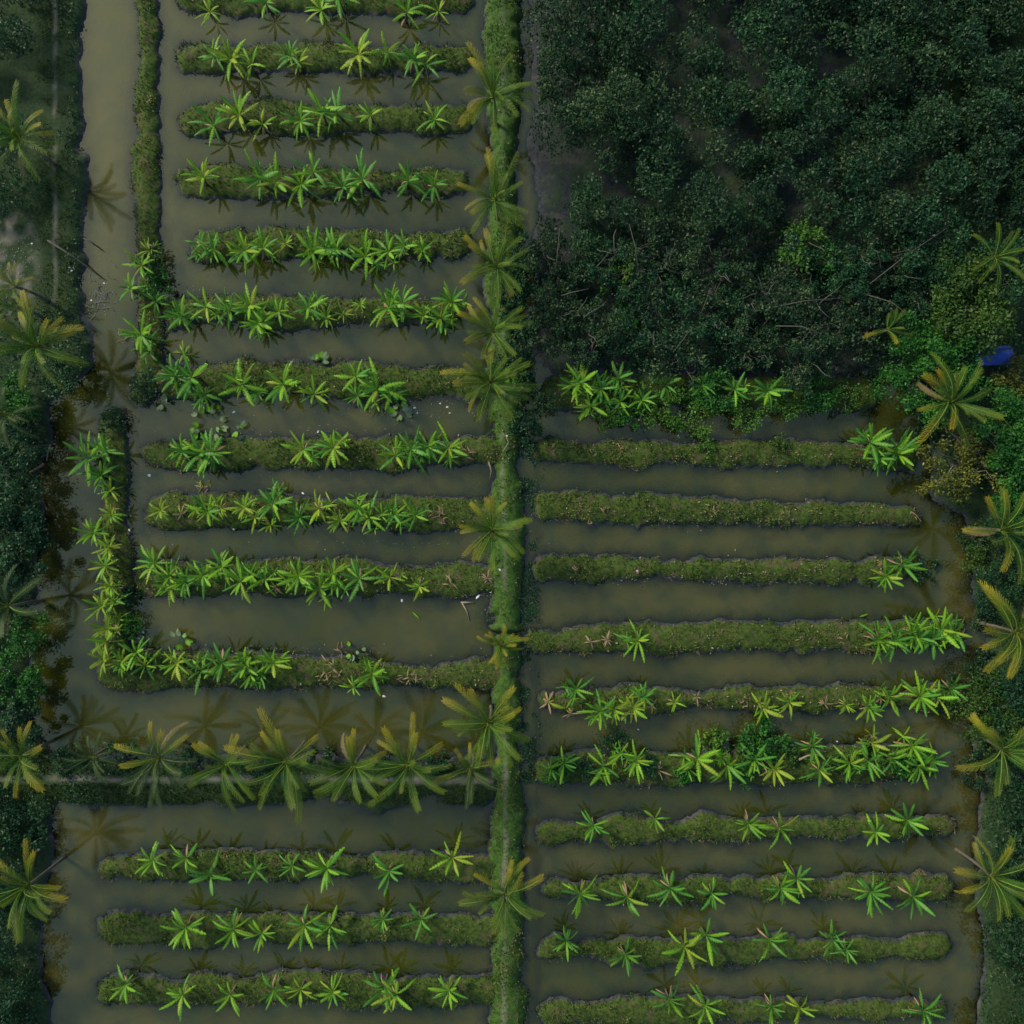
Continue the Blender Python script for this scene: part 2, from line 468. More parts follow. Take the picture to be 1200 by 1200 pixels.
BED_POINTS = {}; EDGE_POINTS = []
def make_bed(key):
    b = BEDS[key]
    xs = [p[0] for p in b['spine']]; ys = [p[1] for p in b['spine']]; w = max(p[2] for p in b['spine']) + 1.6
    st = 0.19
    ax_ = np.arange(min(xs) - w, max(xs) + w, st); ay_ = np.arange(min(ys) - w, max(ys) + w, st)
    X, Y = np.meshgrid(ax_, ay_)
    H = bed_height(key, X, Y)
    ny, nx = X.shape
    ii = np.arange(nx * ny).reshape(ny, nx)
    keep = (np.maximum(np.maximum(H[:-1, :-1], H[:-1, 1:]), np.maximum(H[1:, 1:], H[1:, :-1])) > -0.45)
    F = np.stack([ii[:-1, :-1], ii[:-1, 1:], ii[1:, 1:], ii[1:, :-1]], 2)[keep]
    used = np.zeros(nx * ny, dtype=bool); used[F.ravel()] = True
    remap = np.cumsum(used) - 1
    V = np.stack([X.ravel(), Y.ravel(), H.ravel()], 1)[used]
    pv = np.zeros(len(V))
    if key == 'D':
        pv = strip(V[:, 0], V[:, 1], [(590, -60), (590, 480), (589, 560), (592, 640), (590, 740)], 0.22) * np.clip(0.2 + 1.5 * fbm(V[:, 0], V[:, 1], 1.5, 6), 0, 0.45)
        pv = np.maximum(pv, strip(V[:, 0], V[:, 1], [(593, 850), (592, 930), (590, 1240)], 0.22) * 0.55)
    me = np_mesh('planting_bed', V, remap[F], M[b['mat']], True, {'path': pv})
    top = H > 0.14
    edge = (H > -0.02) & (H < 0.22)
    EDGE_POINTS.append(np.stack([X[edge], Y[edge], H[edge]], 1))
    BED_POINTS[key] = np.stack([X[top], Y[top], H[top]], 1)
    return me
for key in BEDS:
    me = make_bed(key)
    if key == 'D':
        tag(put('dike', me), 'long straight grassy dike dividing the left and right ponds', 'dike')
    elif key == 'L7':
        tag(put('planting_bed', me), 'foot of the L-shaped raised bed, above the wide bottom channel', 'planting bed', 'raised earth beds')
    elif key == 'V2':
        tag(put('planting_bed', me), 'upright arm of the L-shaped raised bed beside the left canal', 'planting bed', 'raised earth beds')
    elif key == 'V1':
        tag(put('planting_bed', me), 'upper left upright raised bed between canal and short beds', 'planting bed', 'raised earth beds')
    elif key == 'R0':
        tag(put('planting_bed', me), 'bushy raised bed along the edge of the dark wood', 'planting bed', 'raised earth beds')
    else:
        tag(put('planting_bed', me), 'raised earth bed, ' + BEDS[key]['words'], 'planting bed', 'raised earth beds')

# short grass on beds, dike and banks: nobody could count it
def blades(P, hmin, hmax, width, per=3, lean=0.6, tint_fn=None):
    k = len(P)
    P = np.repeat(P, per, 0)
    m = len(P)
    P = P + np.stack([nrg.normal(0, 0.06, m), nrg.normal(0, 0.06, m), np.zeros(m)], 1)
    a = nrg.uniform(0, 2 * np.pi, m); h = nrg.uniform(hmin, hmax, m); ln = nrg.uniform(0.2, lean, m) * h * 1.6
    b = nrg.uniform(0, 2 * np.pi, m)
    w = width * nrg.uniform(0.6, 1.3, m)
    dx, dy = np.cos(a) * w, np.sin(a) * w
    v0 = P + np.stack([dx, dy, np.full(m, -0.03)], 1); v1 = P - np.stack([dx, dy, np.full(m, 0.03)], 1)
    v2 = P + np.stack([np.cos(b) * ln, np.sin(b) * ln, h], 1)
    V = np.stack([v0, v1, v2], 1).reshape(-1, 3)
    F = np.arange(3 * m).reshape(m, 3)
    t = np.clip(0.5 + 0.9 * fbm(P[:, 0], P[:, 1], 2.4, 51, 3) + 0.7 * fbm(P[:, 0], P[:, 1], 7.0, 53, 2) + nrg.normal(0, 0.14, m), 0, 1)
    if tint_fn is not None: t = np.clip(tint_fn(P, t), 0, 1)
    return V, F, np.repeat(t, 3)
pts = []
for key in BEDS:
    A = BED_POINTS[key]
    dens = 0.55 + 1.2 * fbm(A[:, 0], A[:, 1], 1.8, 91, 3)
    pick = nrg.random(len(A)) < np.clip(dens, 0.08, 1.0) * 0.75
    pts.append(A[pick])
P = np.concatenate(pts)
P[:, :2] += nrg.uniform(-0.1, 0.1, (len(P), 2))
V, F, T = blades(P, 0.06, 0.30, 0.045, 2)
tag(put('grass', np_mesh('grass', V, F, M['grass'], False, {'tint': T})), 'short uneven grass covering the raised beds and dike', 'grass', kind='stuff')

WEED_PTS = P[nrg.random(len(P)) < 0.5]
# rough undergrowth on the banks and on the wood floor
def leaf_quads(C, size, up=0.5, tint=None, seed=0):
    """one folded diamond leaf at each centre"""
    m = len(C)
    nrm = nrg.normal(0, 1, (m, 3)); nrm[:, 2] = np.abs(nrm[:, 2]) + up
    nrm /= np.linalg.norm(nrm, axis=1, keepdims=True)
    t = nrg.normal(0, 1, (m, 3)); u = np.cross(nrm, t); u /= np.linalg.norm(u, axis=1, keepdims=True)
    v = np.cross(nrm, u)
    s = (size * nrg.uniform(0.55, 1.35, m))[:, None]
    a = C - u * s; c = C + u * s
    b = C + v * s * 0.5 - nrm * s * 0.12; d = C - v * s * 0.5 - nrm * s * 0.12
    V = np.stack([a, b, c, d], 1).reshape(-1, 3)
    F = np.arange(4 * m).reshape(m, 4)
    tt = nrg.random(m) if tint is None else tint
    return V, F, np.repeat(np.clip(tt, 0, 1), 4)
den = fbm(WEED_PTS[:, 0], WEED_PTS[:, 1], 1.5, 131, 3) + 0.35 * fbm(WEED_PTS[:, 0], WEED_PTS[:, 1], 9, 133, 2)
WP = WEED_PTS[den > 0.10]
WP = np.repeat(WP, 4, 0) + np.concatenate([nrg.normal(0, 0.12, (len(WP) * 4, 2)), nrg.uniform(0.02, 0.35, (len(WP) * 4, 1))], 1)
tint = 0.5 + 1.1 * fbm(WP[:, 0], WP[:, 1], 0.9, 137, 2) + nrg.normal(0, 0.12, len(WP))
V, F, T = leaf_quads(WP, 0.10, 0.5, tint)
tag(put('weeds', np_mesh('weeds', V, F, M['weed'], False, {'tint': T})), 'patchy low weeds growing through the grass of the beds', 'weeds', kind='stuff')
EP = np.concatenate(EDGE_POINTS)
dn = fbm(EP[:, 0], EP[:, 1], 1.3, 141, 3)
EP = EP[(dn > 0.02) & (nrg.random(len(EP)) < 0.75)]
V, F, T = blades(EP, 0.10, 0.38, 0.05, 3, 0.9)
tag(put('edge_weeds', np_mesh('edge_weeds', V, F, M['grass'], False, {'tint': T})), 'ragged weeds hanging over the water along bed edges', 'weeds', kind='stuff')
k = nrg.random(len(EP)) < 0.16
ED = EP[k] + np.stack([nrg.normal(0, .2, k.sum()), nrg.normal(0, .2, k.sum()), np.full(k.sum(), .05)], 1)
ED[:, 2] = np.maximum(ED[:, 2], 0.03)
V, F, T = leaf_quads(ED, 0.06, 2.0)
tag(put('edge_debris', np_mesh('edge_debris', V, F, M['debris'], False, {'tint': T})), 'small pale leaf scraps and shells along the muddy edges', 'debris', kind='stuff')
# dark weed in the silted ditch, put in to deepen the dike's shade
m = 9000
X = nrg.normal(wx(619), 0.55, m); Y = nrg.uniform(wy(918), wy(480), m)
k = fbm(X, Y, 2.0, 151, 3) > -0.12
X, Y = X[k], Y[k]
V, F, T = leaf_quads(np.stack([X, Y, np.maximum(ground_height(X, Y), 0) + nrg.uniform(0.01, 0.22, len(X))], 1), 0.10, 1.2, 0.25 + 0.6 * fbm(X, Y, 1.1, 153, 2))
tag(put('shade_weed', np_mesh('shade_weed', V, F, M['fo_dark'], False, {'tint': T})), 'dark weed put in to deepen the shade right of the dike', 'weeds', kind='stuff')
def scatter_in(polykey, count, box):
    X = nrg.uniform(box[0], box[1], count); Y = nrg.uniform(box[2], box[3], count)
    sd = poly_sd(X, Y, BANKS[polykey])
    k = sd < -0.15
    X, Y = X[k], Y[k]
    return X, Y, ground_height(X, Y)
def undergrowth(polykey, count, box, size, hmax, mat, label, thin):
    X, Y, H = scatter_in(polykey, count, box)
    den = fbm(X, Y, 3.0, 61, 3)
    k = (den > thin) & ~((X + 1.6 * fbm(X, Y, 2.5, 171, 3) < wx(82)) & (Y + 2.5 * fbm(X, Y, 3.0, 173, 3) > wy(362)))
    X, Y, H, den = X[k], Y[k], H[k], den[k]
    Z = H + nrg.random(len(X)) ** 2 * hmax * np.clip(0.3 + 1.6 * (den + 0.2), 0.15, 1.6) + 0.03
    tint = 0.42 + 0.9 * fbm(X, Y, 1.6, 71, 2) + nrg.normal(0, 0.16, len(X))
    V, F, T = leaf_quads(np.stack([X, Y, Z], 1), size, 0.6, tint)
    o = put('undergrowth', np_mesh('undergrowth', V, F, mat, False, {'tint': T}))
    tag(o, label, 'undergrowth', kind='stuff')
undergrowth('left', 52000, (-58, -40, -56, 56), 0.13, 0.7, M['fo_dark'], 'dark rough undergrowth covering the left bank', -0.22)
undergrowth('right', 46000, (40, 58, -56, 56), 0.13, 0.7, M['fo_scrub'], 'rough undergrowth covering the right bank', -0.2)
undergrowth('wood', 40000, (1, 48, 10, 30), 0.12, 0.9, M['fo_scrub'], 'dark tangled undergrowth on the wood floor', -0.1)
X, Y, H = scatter_in('left', 26000, (-58, 0, -30, -22))
k = np.abs(Y - wy(911)) > 0.45
X, Y, H = X[k], Y[k], H[k]
V, F, T = blades(np.stack([X, Y, H], 1), 0.08, 0.3, 0.04, 2)
tag(put('bank_grass', np_mesh('bank_grass', V, F, M['grass'], False, {'tint': T * 0.7})), 'short grass along the bottom bank path', 'grass', kind='stuff')

X = nrg.normal(wx(68), 1.0, 5200); Y = nrg.uniform(wy(385), wy(-20), 5200)
k = (np.abs(X - wx(68) + 0.2 * np.sin(Y)) > 0.25) & (fbm(X, Y, 2.0, 163, 3) > -0.2) & (X > wx(44)) & (X < wx(90))
X, Y = X[k], Y[k]
V, F, T = blades(np.stack([X, Y, ground_height(X, Y)], 1), 0.05, 0.18, 0.05, 2, 1.2)
tag(put('bank_grass', np_mesh('bank_grass', V, F, M['grass'], False, {'tint': 0.35 + 0.5 * T})), 'green grass strips beside the pale track on the upper left bank', 'grass', kind='stuff')
# ------------------------------------------------------------------ banana plants
def banana_leaf_mesh(mat, L=1.0, W=0.22, droop=0.35, seed=0, torn=0.5, bend=0.0):
    r = random.Random(seed)
    N = 9
    V, F, rib = [], [], []
    def mid(t):
        return Vector((L * (t - 0.10 * droop * t * t), bend * t * t, L * (0.10 * t - droop * t * t)))
    def width(t):
        if t < 0.10: return 0.012
        u = (t - 0.10) / 0.90
        return W * min(1.0, (math.sin(math.pi * min(1, u * 0.92 + 0.06)) ** 0.65))
    for side in (1, -1):
        for i in range(N):
            t0, t1 = i / N, (i + 1) / N
            g0, g1 = r.uniform(0, 0.25) * torn, r.uniform(0, 0.25) * torn
            w0, w1 = width(t0) * (1 - 0.25 * torn * r.random()), width(t1) * (1 - 0.25 * torn * r.random())
            f = 0.30 - 0.75 * (t0 + t1) / 2 + r.uniform(-0.12, 0.12) * torn
            to0 = t0 + (t1 - t0) * g0 + 0.03; to1 = t1 - (t1 - t0) * g1 + 0.03
            a, b = mid(t0), mid(t1)
            c = mid(min(to1, 1)) + Vector((0, side * w1, w1 * f)); d = mid(min(to0, 1)) + Vector((0, side * w0, w0 * f))
            k = len(V)
            V += [tuple(a), tuple(b), tuple(c), tuple(d)]
            rib += [0.75, 0.75, 0, 0]
            F.append((k, k + 1, k + 2, k + 3) if side < 0 else (k, k + 3, k + 2, k + 1))
    return mesh('banana_leaf', V, F, mat, attrs={'rib': rib})

LEAVES = {}
for mk in ('ban_bright', 'ban_deep', 'ban_yellow', 'ban_dry'):
    LEAVES[mk] = [banana_leaf_mesh(M[mk], 1.0, w, dr, 10 * i + len(mk), tn, (0.0, .12, -.14, -.06, .20, -.20, .07)[i])
                  for i, (w, dr, tn) in enumerate(((0.088, 0.22, 0.4), (0.105, 0.36, 0.9), (0.084, 0.50, 1.1), (0.096, 0.30, 0.8), (0.080, 0.72, 1.2), (0.115, 0.44, 1.3), (0.074, 0.28, 0.6)))]
def stem_mesh():
    path = [Vector((0, 0, -0.15)), Vector((0.01, 0, 0.25)), Vector((-0.01, 0.01, 0.7)), Vector((0, 0, 1.0))]
    v, f = tube(path, [0.15, 0.125, 0.10, 0.06], 8)
    return mesh('pseudostem', v, f, M['stem'], True)
STEM = stem_mesh()
SPEAR = None

def banana(px, py, s, tone, label, group, nleaf=None, lean=None, name='banana_plant', cat='banana plant'):
    hs = (1.45 if tone != 'dry' else 0.7) * s
    x, y = at(px, py, hs + 0.5)
    z = any_height(x, y)
    zb = max(z, -0.25)
    root = put(name, None, loc=(x, y, zb))
    root.empty_display_size = 0.2
    root.rotation_euler = (rng.uniform(-.22, .22), rng.uniform(-.22, .22), rng.uniform(0, 6.28))
    tag(root, label, cat, group)
    put('pseudostem', STEM, root, scale=(s, s, hs))
    n = nleaf or rng.randint(9, 15)
    a = rng.uniform(0, 6.28)
    for i in range(n):
        q = i / (n - 1)
        a += 2.399 + rng.uniform(-.35, .35)
        pitch = math.radians(68 - 66 * q + rng.uniform(-7, 7))
        L = s * (1.45 + 0.75 * math.sin(math.pi * (0.25 + 0.6 * q))) * rng.uniform(0.74, 1.16)
        if tone == 'dry': pitch = math.radians(rng.uniform(-55, 40)); L *= rng.uniform(.45, 1)
        mk = {'bright': 'ban_bright', 'deep': 'ban_deep', 'yellow': 'ban_yellow', 'dry': 'ban_dry'}[tone]
        if tone == 'bright' and rng.random() < 0.16: mk = 'ban_yellow'
        if tone == 'bright' and rng.random() < 0.22: mk = 'ban_deep'
        if tone == 'deep' and rng.random() < 0.18: mk = 'ban_bright'
        if tone == 'yellow' and rng.random() < 0.35: mk = 'ban_bright'
        if tone == 'dry' and rng.random() < 0.12: mk = 'ban_yellow'
        if tone != 'dry' and i == n - 1 and rng.random() < 0.45:
            mk = 'ban_dry'; pitch -= math.radians(35); L *= 0.8
        me = rng.choice(LEAVES[mk][:3] if q < 0.5 else LEAVES[mk][1:])
        put('leaf', me, root, (0.03 * math.cos(a) * s, 0.03 * math.sin(a) * s, hs - 0.10 * q * s), (0, -pitch, a), (L, L * rng.uniform(0.85, 1.2), L))
    if tone != 'dry' and s > 0.62 and px < 1200 and 270 < py < 930:
        for _ in range(rng.choice((1, 2, 2, 3))):      # suckers of the same clump
            a0 = rng.uniform(0, 6.28); d0 = rng.uniform(.6, 1.3) * s; h0 = rng.uniform(.45, 1.15) * s
            k0 = Vector((d0 * math.cos(a0), d0 * math.sin(a0), 0))
            put('sucker_stem', STEM, root, k0, scale=(s * .5, s * .5, h0))
            a = rng.uniform(0, 6.28)
            for i in range(rng.randint(5, 8)):
                a += 2.4 + rng.uniform(-.4, .4)
                mk2 = rng.choice({'bright': ('ban_bright', 'ban_bright', 'ban_deep'), 'deep': ('ban_deep', 'ban_deep', 'ban_bright'), 'yellow': ('ban_yellow', 'ban_bright', 'ban_dry')}[tone])
                put('leaf', rng.choice(LEAVES[mk2]), root, k0 + Vector((0, 0, h0)), (0, -math.radians(rng.uniform(15, 70)), a), s * rng.uniform(.7, 1.45))
    if tone != 'dry':
        for _ in range(rng.choice((1, 2, 3, 4))):      # dead leaves hanging down the stem
            a = rng.uniform(0, 6.28)
            put('dead_leaf', rng.choice(LEAVES['ban_dry']), root, (0.05 * math.cos(a), 0.05 * math.sin(a), hs * rng.uniform(.6, .95)), (0, math.radians(rng.uniform(15, 60)), a), s * rng.uniform(.8, 1.4))
    return root

B = 'bright'; D_ = 'deep'; Y_ = 'yellow'; R_ = 'dry'
BAN = {
 'L1': [(232, 288, .8, D_), (252, 291, .85, D_), (283, 290, .95, B), (303, 291, .9, B), (333, 287, .5, Y_), (360, 294, 1, B), (378, 290, .85, B),
        (398, 291, .9, D_), (425, 298, 1, B), (458, 293, .95, B), (476, 289, .7, D_), (495, 290, .65, B)],
 'L2': [(212, 368, .95, D_), (244, 361, .95, B), (266, 363, .95, D_), (293, 356, .95, B), (297, 376, .85, B), (327, 362, .8, B), (357, 362, .95, D_),
        (373, 352, .6, D_), (381, 370, .6, Y_), (401, 367, .5, Y_), (422, 358, .4, Y_), (452, 362, 1.05, B), (474, 356, 1.0, D_), (499, 371, .7, B), (515, 370, .85, B), (525, 354, .9, B)],
 'L3': [(204, 442, .85, D_), (223, 437, 1.2, D_), (237, 459, .8, D_), (214, 412, .55, Y_), (280, 448, 1.1, B), (302, 459, .6, D_), (332, 448, 1.1, B), (363, 463, .9, B),
        (416, 441, .95, B), (439, 456, 1.15, B), (416, 464, .7, D_), (456, 461, .8, D_)],
 'L4': [(212, 529, .8, B), (232, 536, 1.15, D_), (252, 528, 1.05, D_), (358, 525, .95, B), (393, 522, 1.0, B), (462, 534, .95, B), (478, 526, 1.0, D_), (497, 522, .85, D_), (521, 527, 1.0, B)],
 'L5': [(187, 599, .6, Y_), (213, 601, .55, R_), (228, 597, .5, Y_), (241, 600, .9, B), (260, 593, .7, Y_), (288, 595, .7, Y_), (298, 607, .7, Y_), (319, 592, 1.05, D_),
        (316, 614, .6, Y_), (350, 602, .85, D_), (376, 596, .9, Y_), (399, 608, .7, Y_), (417, 598, .85, B), (436, 608, .95, B), (463, 600, .8, D_), (472, 609, .6, B), (485, 601, .8, B)],
 'L6': [(180, 662, .95, B), (198, 674, .85, B), (196, 689, .75, B), (215, 682, .8, D_), (234, 673, .95, B), (259, 667, .85, B), (281, 684, 1.0, B), (294, 670, .7, D_), (309, 677, .95, B),
        (323, 689, .6, R_), (347, 676, 1.0, B), (369, 690, .95, B), (387, 675, .9, B), (398, 683, .8, D_), (421, 680, 1.05, D_), (457, 676, .8, Y_), (490, 685, .65, Y_)],
 'L7': [(159, 768, .95, B), (170, 782, .75, B), (208, 780, .85, Y_), (238, 786, .9, D_), (256, 777, 1.05, D_), (288, 777, .9, B), (291, 790, .7, D_), (316, 778, .9, B), (308, 792, .65, D_),
        (432, 790, .95, B), (415, 806, .55, B)],
 'V2': [(104, 536, 1.1, D_), (121, 530, .95, D_), (113, 560, .85, D_), (128, 576, .6, Y_), (128, 602, .65, Y_), (105, 624, .8, B), (128, 641, .7, Y_), (126, 663, .85, B),
        (129, 687, .65, Y_), (121, 708, .85, Y_), (134, 708, .8, B), (141, 724, .55, Y_), (124, 738, .85, Y_), (126, 755, .9, Y_), (126, 773, .85, Y_), (141, 778, .8, B)],
 'V1': [(176, 292, .7, Y_), (163, 312, .8, B), (152, 339, .75, D_), (178, 352, .65, D_), (162, 388, 1.05, B), (176, 412, .6, D_)],
 'R0': [(668, 453, .95, D_), (682, 453, 1.0, B), (701, 458, 1.0, D_), (692, 473, .8, B), (728, 446, .9, D_), (729, 469, .75, D_), (752, 471, .75, D_), (782, 452, .8, D_), (826, 450, .75, D_), (864, 456, .85, D_), (902, 456, .95, D_), (940, 452, .7, D_)],
 'R1': [(1023, 518, 1.05, D_), (1050, 519, 1.05, D_), (1054, 535, 1.0, B), (1031, 536, .75, D_)],
 'R3': [(1038, 674, .8, B), (1056, 660, .95, D_), (1034, 661, .5, R_)],
 'R4': [(747, 752, .9, B), (692, 752, .55, R_), (712, 750, .5, R_), (1025, 749, 1.0, B), (1048, 747, .95, D_), (1068, 738, .95, B), (1076, 750, .9, D_), (1094, 748, .9, D_), (1106, 739, 1.0, B), (1120, 738, .9, B)],
 'R5': [(676, 809, .85, D_), (642, 824, .8, R_), (668, 838, .65, R_), (704, 832, .95, B), (720, 827, .8, Y_), (740, 829, .8, Y_), (754, 818, .75, D_), (764, 827, .5, R_), (791, 825, .5, Y_),
        (817, 818, .5, R_), (893, 831, .8, Y_), (923, 823, .7, Y_), (966, 824, .45, R_), (991, 826, .45, Y_), (1017, 829, .75, B), (1044, 814, .8, B), (1033, 818, .5, R_), (1079, 821, 1.05, B), (1099, 820, 1.0, B), (1113, 808, .9, D_)],
 'R6': [(644, 902, .7, D_), (661, 897, .8, D_), (704, 900, .95, B), (730, 887, .75, B), (748, 892, .9, B), (772, 902, .65, R_), (818, 893, 1.05, B), (849, 895, 1.0, B), (885, 892, .95, D_), (907, 901, .95, Y_),
        (959, 900, .8, B), (954, 876, .75, D_), (998, 893, .8, B), (1018, 893, .9, D_), (1023, 872, .85, Y_), (1042, 890, .85, D_), (1073, 879, 1.0, B), (1073, 897, .9, B), (1092, 890, .85, D_)],
}
r2 = random.Random(3)
for k, y, x0, x1, c in (('L0', 212, 228, 520, 11), ('L-1', 140, 230, 530, 11), ('L-2', 68, 228, 520, 10), ('L-3', 4, 230, 520, 9), ('B1', 1015, 130, 540, 11), ('B2', 1088, 130, 540, 10), ('B3', 1160, 130, 540, 10),
                        ('R7', 970, 660, 1100, 9), ('R8', 1040, 660, 1090, 8), ('R9', 1110, 660, 1090, 8), ('R10', 1182, 660, 1090, 8)):
    l = []
    for i in range(c):
        t = (i + r2.uniform(.1, .9)) / c
        if r2.random() < 0.15: continue
        l.append((x0 + (x1 - x0) * t, y + r2.uniform(-10, 10), r2.uniform(.7, 1.1), r2.choice([B, B, D_, D_, Y_])))
    BAN[k] = l
TONE = {B: 'bright green', D_: 'deep green', Y_: 'yellowish green', R_: 'dried brown'}
for key, plants in BAN.items():
    vert = key.startswith('V')
    words = BEDS[key]['words']
    for dry in (False, True):
        sel = [p for p in plants if (p[3] == R_) == dry]
        sel.sort(key=(lambda p: p[1]) if vert else (lambda p: p[0]))
        for i, (px, py, s, tone) in enumerate(sel):
            o = ORD[i] + ' from ' + ('top' if vert else 'left') if len(sel) > 1 else ''
            lab = f"{TONE[tone]} banana plant, {o + ' ' if o else 'the only one '}on {words}"
            if dry:
                lab = f"{TONE[tone]} banana plant, {o + ' ' if o else ''}on {words}"
                banana(px, py, s, tone, lab, 'dried banana plants', 11, name='dried_banana_plant')
            else:
                banana(px, py, s, tone, lab, 'banana plants on the beds')

# ------------------------------------------------------------------ palms
def frond_mesh(mat, droop, seed, pairs=34, sag=0.45, bend=0.0):
    r = random.Random(seed)
    V, F, rib, tip = [], [], [], []
    def mid(t):
        return Vector((t - 0.22 * droop * t * t, bend * t * t + 0.02 * math.sin(seed + 3 * t), 0.22 * t - droop * t * t - 0.18 * droop * t ** 4))
    N = 10
    for i in range(N + 1):
        t = i / N; m = mid(t); w = 0.014 * (1 - 0.75 * t)
        for p in ((0, w, 0), (0, 0, w * 1.2), (0, -w, 0)):
            V.append(tuple(m + Vector(p))); rib.append(0.8); tip.append(0)
    for i in range(N):
        for k in range(2):
            a = i * 3 + k
            F.append((a, a + 1, a + 4, a + 3))
    for i in range(pairs):
        t = 0.14 + 0.86 * (i + 0.5) / pairs
        l = 0.20 * (0.22 + 0.78 * math.sin(math.pi * min(1, 0.80 * t ** 1.15)) ** 0.8) * (1 if t < .9 else 1 - 4.0 * (t - .9)) * r.uniform(0.85, 1.1)
        fw = 0.75 + 0.65 * t
        for side in (1, -1):
            b = mid(t); T = (mid(min(t + .02, 1.02)) - b).normalized()
            d1 = (Vector((0, side, 0.12)) + T * fw + Vector((0, 0, -sag * 0.4 * r.random()))).normalized()
            d2 = (Vector((0, side * 0.6, -sag * 1.5 * r.uniform(.6, 1.4))) + T * fw).normalized()
            e = b + d1 * l * 0.55; q = e + d2 * l * 0.45
            w = T * 0.0075
            k = len(V)
            V += [tuple(b - w), tuple(b + w), tuple(e + w * 0.9), tuple(e - w * 0.9), tuple(q)]
            rib += [0.15, 0.15, 0, 0, 0]; g = (max(0, t - 0.35) / 0.65) ** 1.4
            tip += [g * .6, g * .6, g * .9, g * .9, min(1, g + .15)]
            F.append((k, k + 1, k + 2, k + 3)); F.append((k + 3, k + 2, k + 4))
    return mesh('frond', V, F, mat, attrs={'rib': rib, 'tip': tip})
FRONDS = {k: [frond_mesh(M[k], dr, 5 * i + 1, 34, sg, bd) for i, (dr, sg, bd) in enumerate(((0.24, 0.6, .16), (0.40, 0.9, -.30), (0.56, 1.2, .34), (0.34, 1.0, -.12), (0.46, 0.8, .03)))]
          for k in ('fr_green', 'fr_gold_sunlit', 'fr_dark', 'fr_dry')}
def palm(px, py, L, h, tone, label, lean=(0, 0), nf=16, sunlit_gold_side=None, name='coconut_palm'):
    cx, cy = at(px, py, h + 0.6)
    bx, by = cx - lean[0], cy - lean[1]
    z = max(any_height(bx, by), -0.2)
    root = put(name, None, loc=(bx, by, z)); root.empty_display_size = 0.3
    tag(root, label, 'palm', 'coconut palms')
    top = Vector((lean[0], lean[1], h - z))
    path = [Vector((0, 0, -0.3)).lerp(top, t) + Vector((0.12 * math.sin(t * 3.1), 0.1 * math.sin(t * 2.7), 0)) * (1 if t < 1 else 0) for t in (0, .08, .3, .55, .8, 1)]
    path[-1] = top
    v, f = tube(path, [0.26, 0.19, 0.155, 0.14, 0.125, 0.15], 8)
    put('trunk', mesh('trunk', v, f, M['trunk'], True), root)
    a = rng.uniform(0, 6.28)
    nf = int(nf * 1.3)
    for i in range(nf):
        q = i / (nf - 1)
        a += 2.399 + rng.uniform(-.5, .5)
        pitch = math.radians(80 - 74 * q ** 0.9 + rng.uniform(-10, 10))
        l = L * (0.72 + 0.33 * math.sin(math.pi * min(1, 0.15 + 0.75 * q))) * rng.uniform(.78, 1.12)
        mk = tone
        if sunlit_gold_side is not None:
            mk = 'fr_gold_sunlit' if math.cos(a - sunlit_gold_side) > 0.05 + rng.uniform(-.3, .3) and q > 0.25 else tone  # fronds on the sunward side turn gold: warm light painted as colour
        if i == nf - 1 and rng.random() < 0.6: mk = 'fr_dry'; pitch -= 0.4
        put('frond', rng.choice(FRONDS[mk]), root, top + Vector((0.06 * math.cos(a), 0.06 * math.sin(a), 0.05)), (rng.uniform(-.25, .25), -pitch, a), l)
    return root
UL = math.radians(150)
palm(42, 405, 4.7, 6.0, 'fr_green', 'large dark coconut palm on the upper left bank beside the canal', nf=18, sunlit_gold_side=math.radians(80))
palm(582, 312, 4.0, 5.2, 'fr_green', 'coconut palm at the dike, first above the wood edge pair', sunlit_gold_side=UL, nf=15)
palm(578, 388, 3.7, 4.6, 'fr_green', 'sunlit gold-tipped coconut palm on the dike level with the second palm row gap', sunlit_gold_side=UL, nf=13)
palm(575, 447, 4.1, 5.0, 'fr_green', 'coconut palm on the dike beside the bed of tall banana stars', sunlit_gold_side=UL, nf=17)
palm(577, 622, 3.9, 4.6, 'fr_green', 'coconut palm standing alone at the middle of the dike', sunlit_gold_side=UL, nf=18)
palm(587, 757, 2.5, 1.8, 'fr_gold_sunlit', 'small young coconut palm on the dike beside the narrow cut', sunlit_gold_side=UL, nf=17)
palm(573, 848, 4.4, 5.4, 'fr_green', 'tall coconut palm at the lower end of the dike', sunlit_gold_side=math.radians(80), nf=17)
palm(22, 888, 4.2, 4.6, 'fr_green', 'coconut palm in the bottom left corner of the bank', sunlit_gold_side=math.radians(20), nf=14)
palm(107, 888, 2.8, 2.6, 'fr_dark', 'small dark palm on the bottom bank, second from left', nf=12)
palm(184, 890, 4.4, 5.0, 'fr_dark', 'dark coconut palm on the bottom bank, third from left', sunlit_gold_side=math.radians(110), nf=15)
palm(263, 897, 3.8, 4.8, 'fr_green', 'coconut palm with short sunlit golden tips on the bottom bank, fourth from left', sunlit_gold_side=math.radians(100), nf=11)
palm(336, 893, 4.8, 5.4, 'fr_green', 'widest coconut palm of the bottom bank, fifth from left', sunlit_gold_side=math.radians(95), nf=15)
palm(414, 898, 4.5, 5.2, 'fr_green', 'upright sunlit gold-tipped coconut palm on the bottom bank, sixth from left', sunlit_gold_side=math.radians(95), nf=12)
palm(478, 898, 4.4, 5.0, 'fr_green', 'coconut palm with curved pale fronds on the bottom bank, seventh from left', sunlit_gold_side=math.radians(100), nf=15)
palm(552, 903, 3.4, 3.8, 'fr_dark', 'smaller dark coconut palm where the bottom bank meets the dike', sunlit_gold_side=math.radians(120), nf=13)
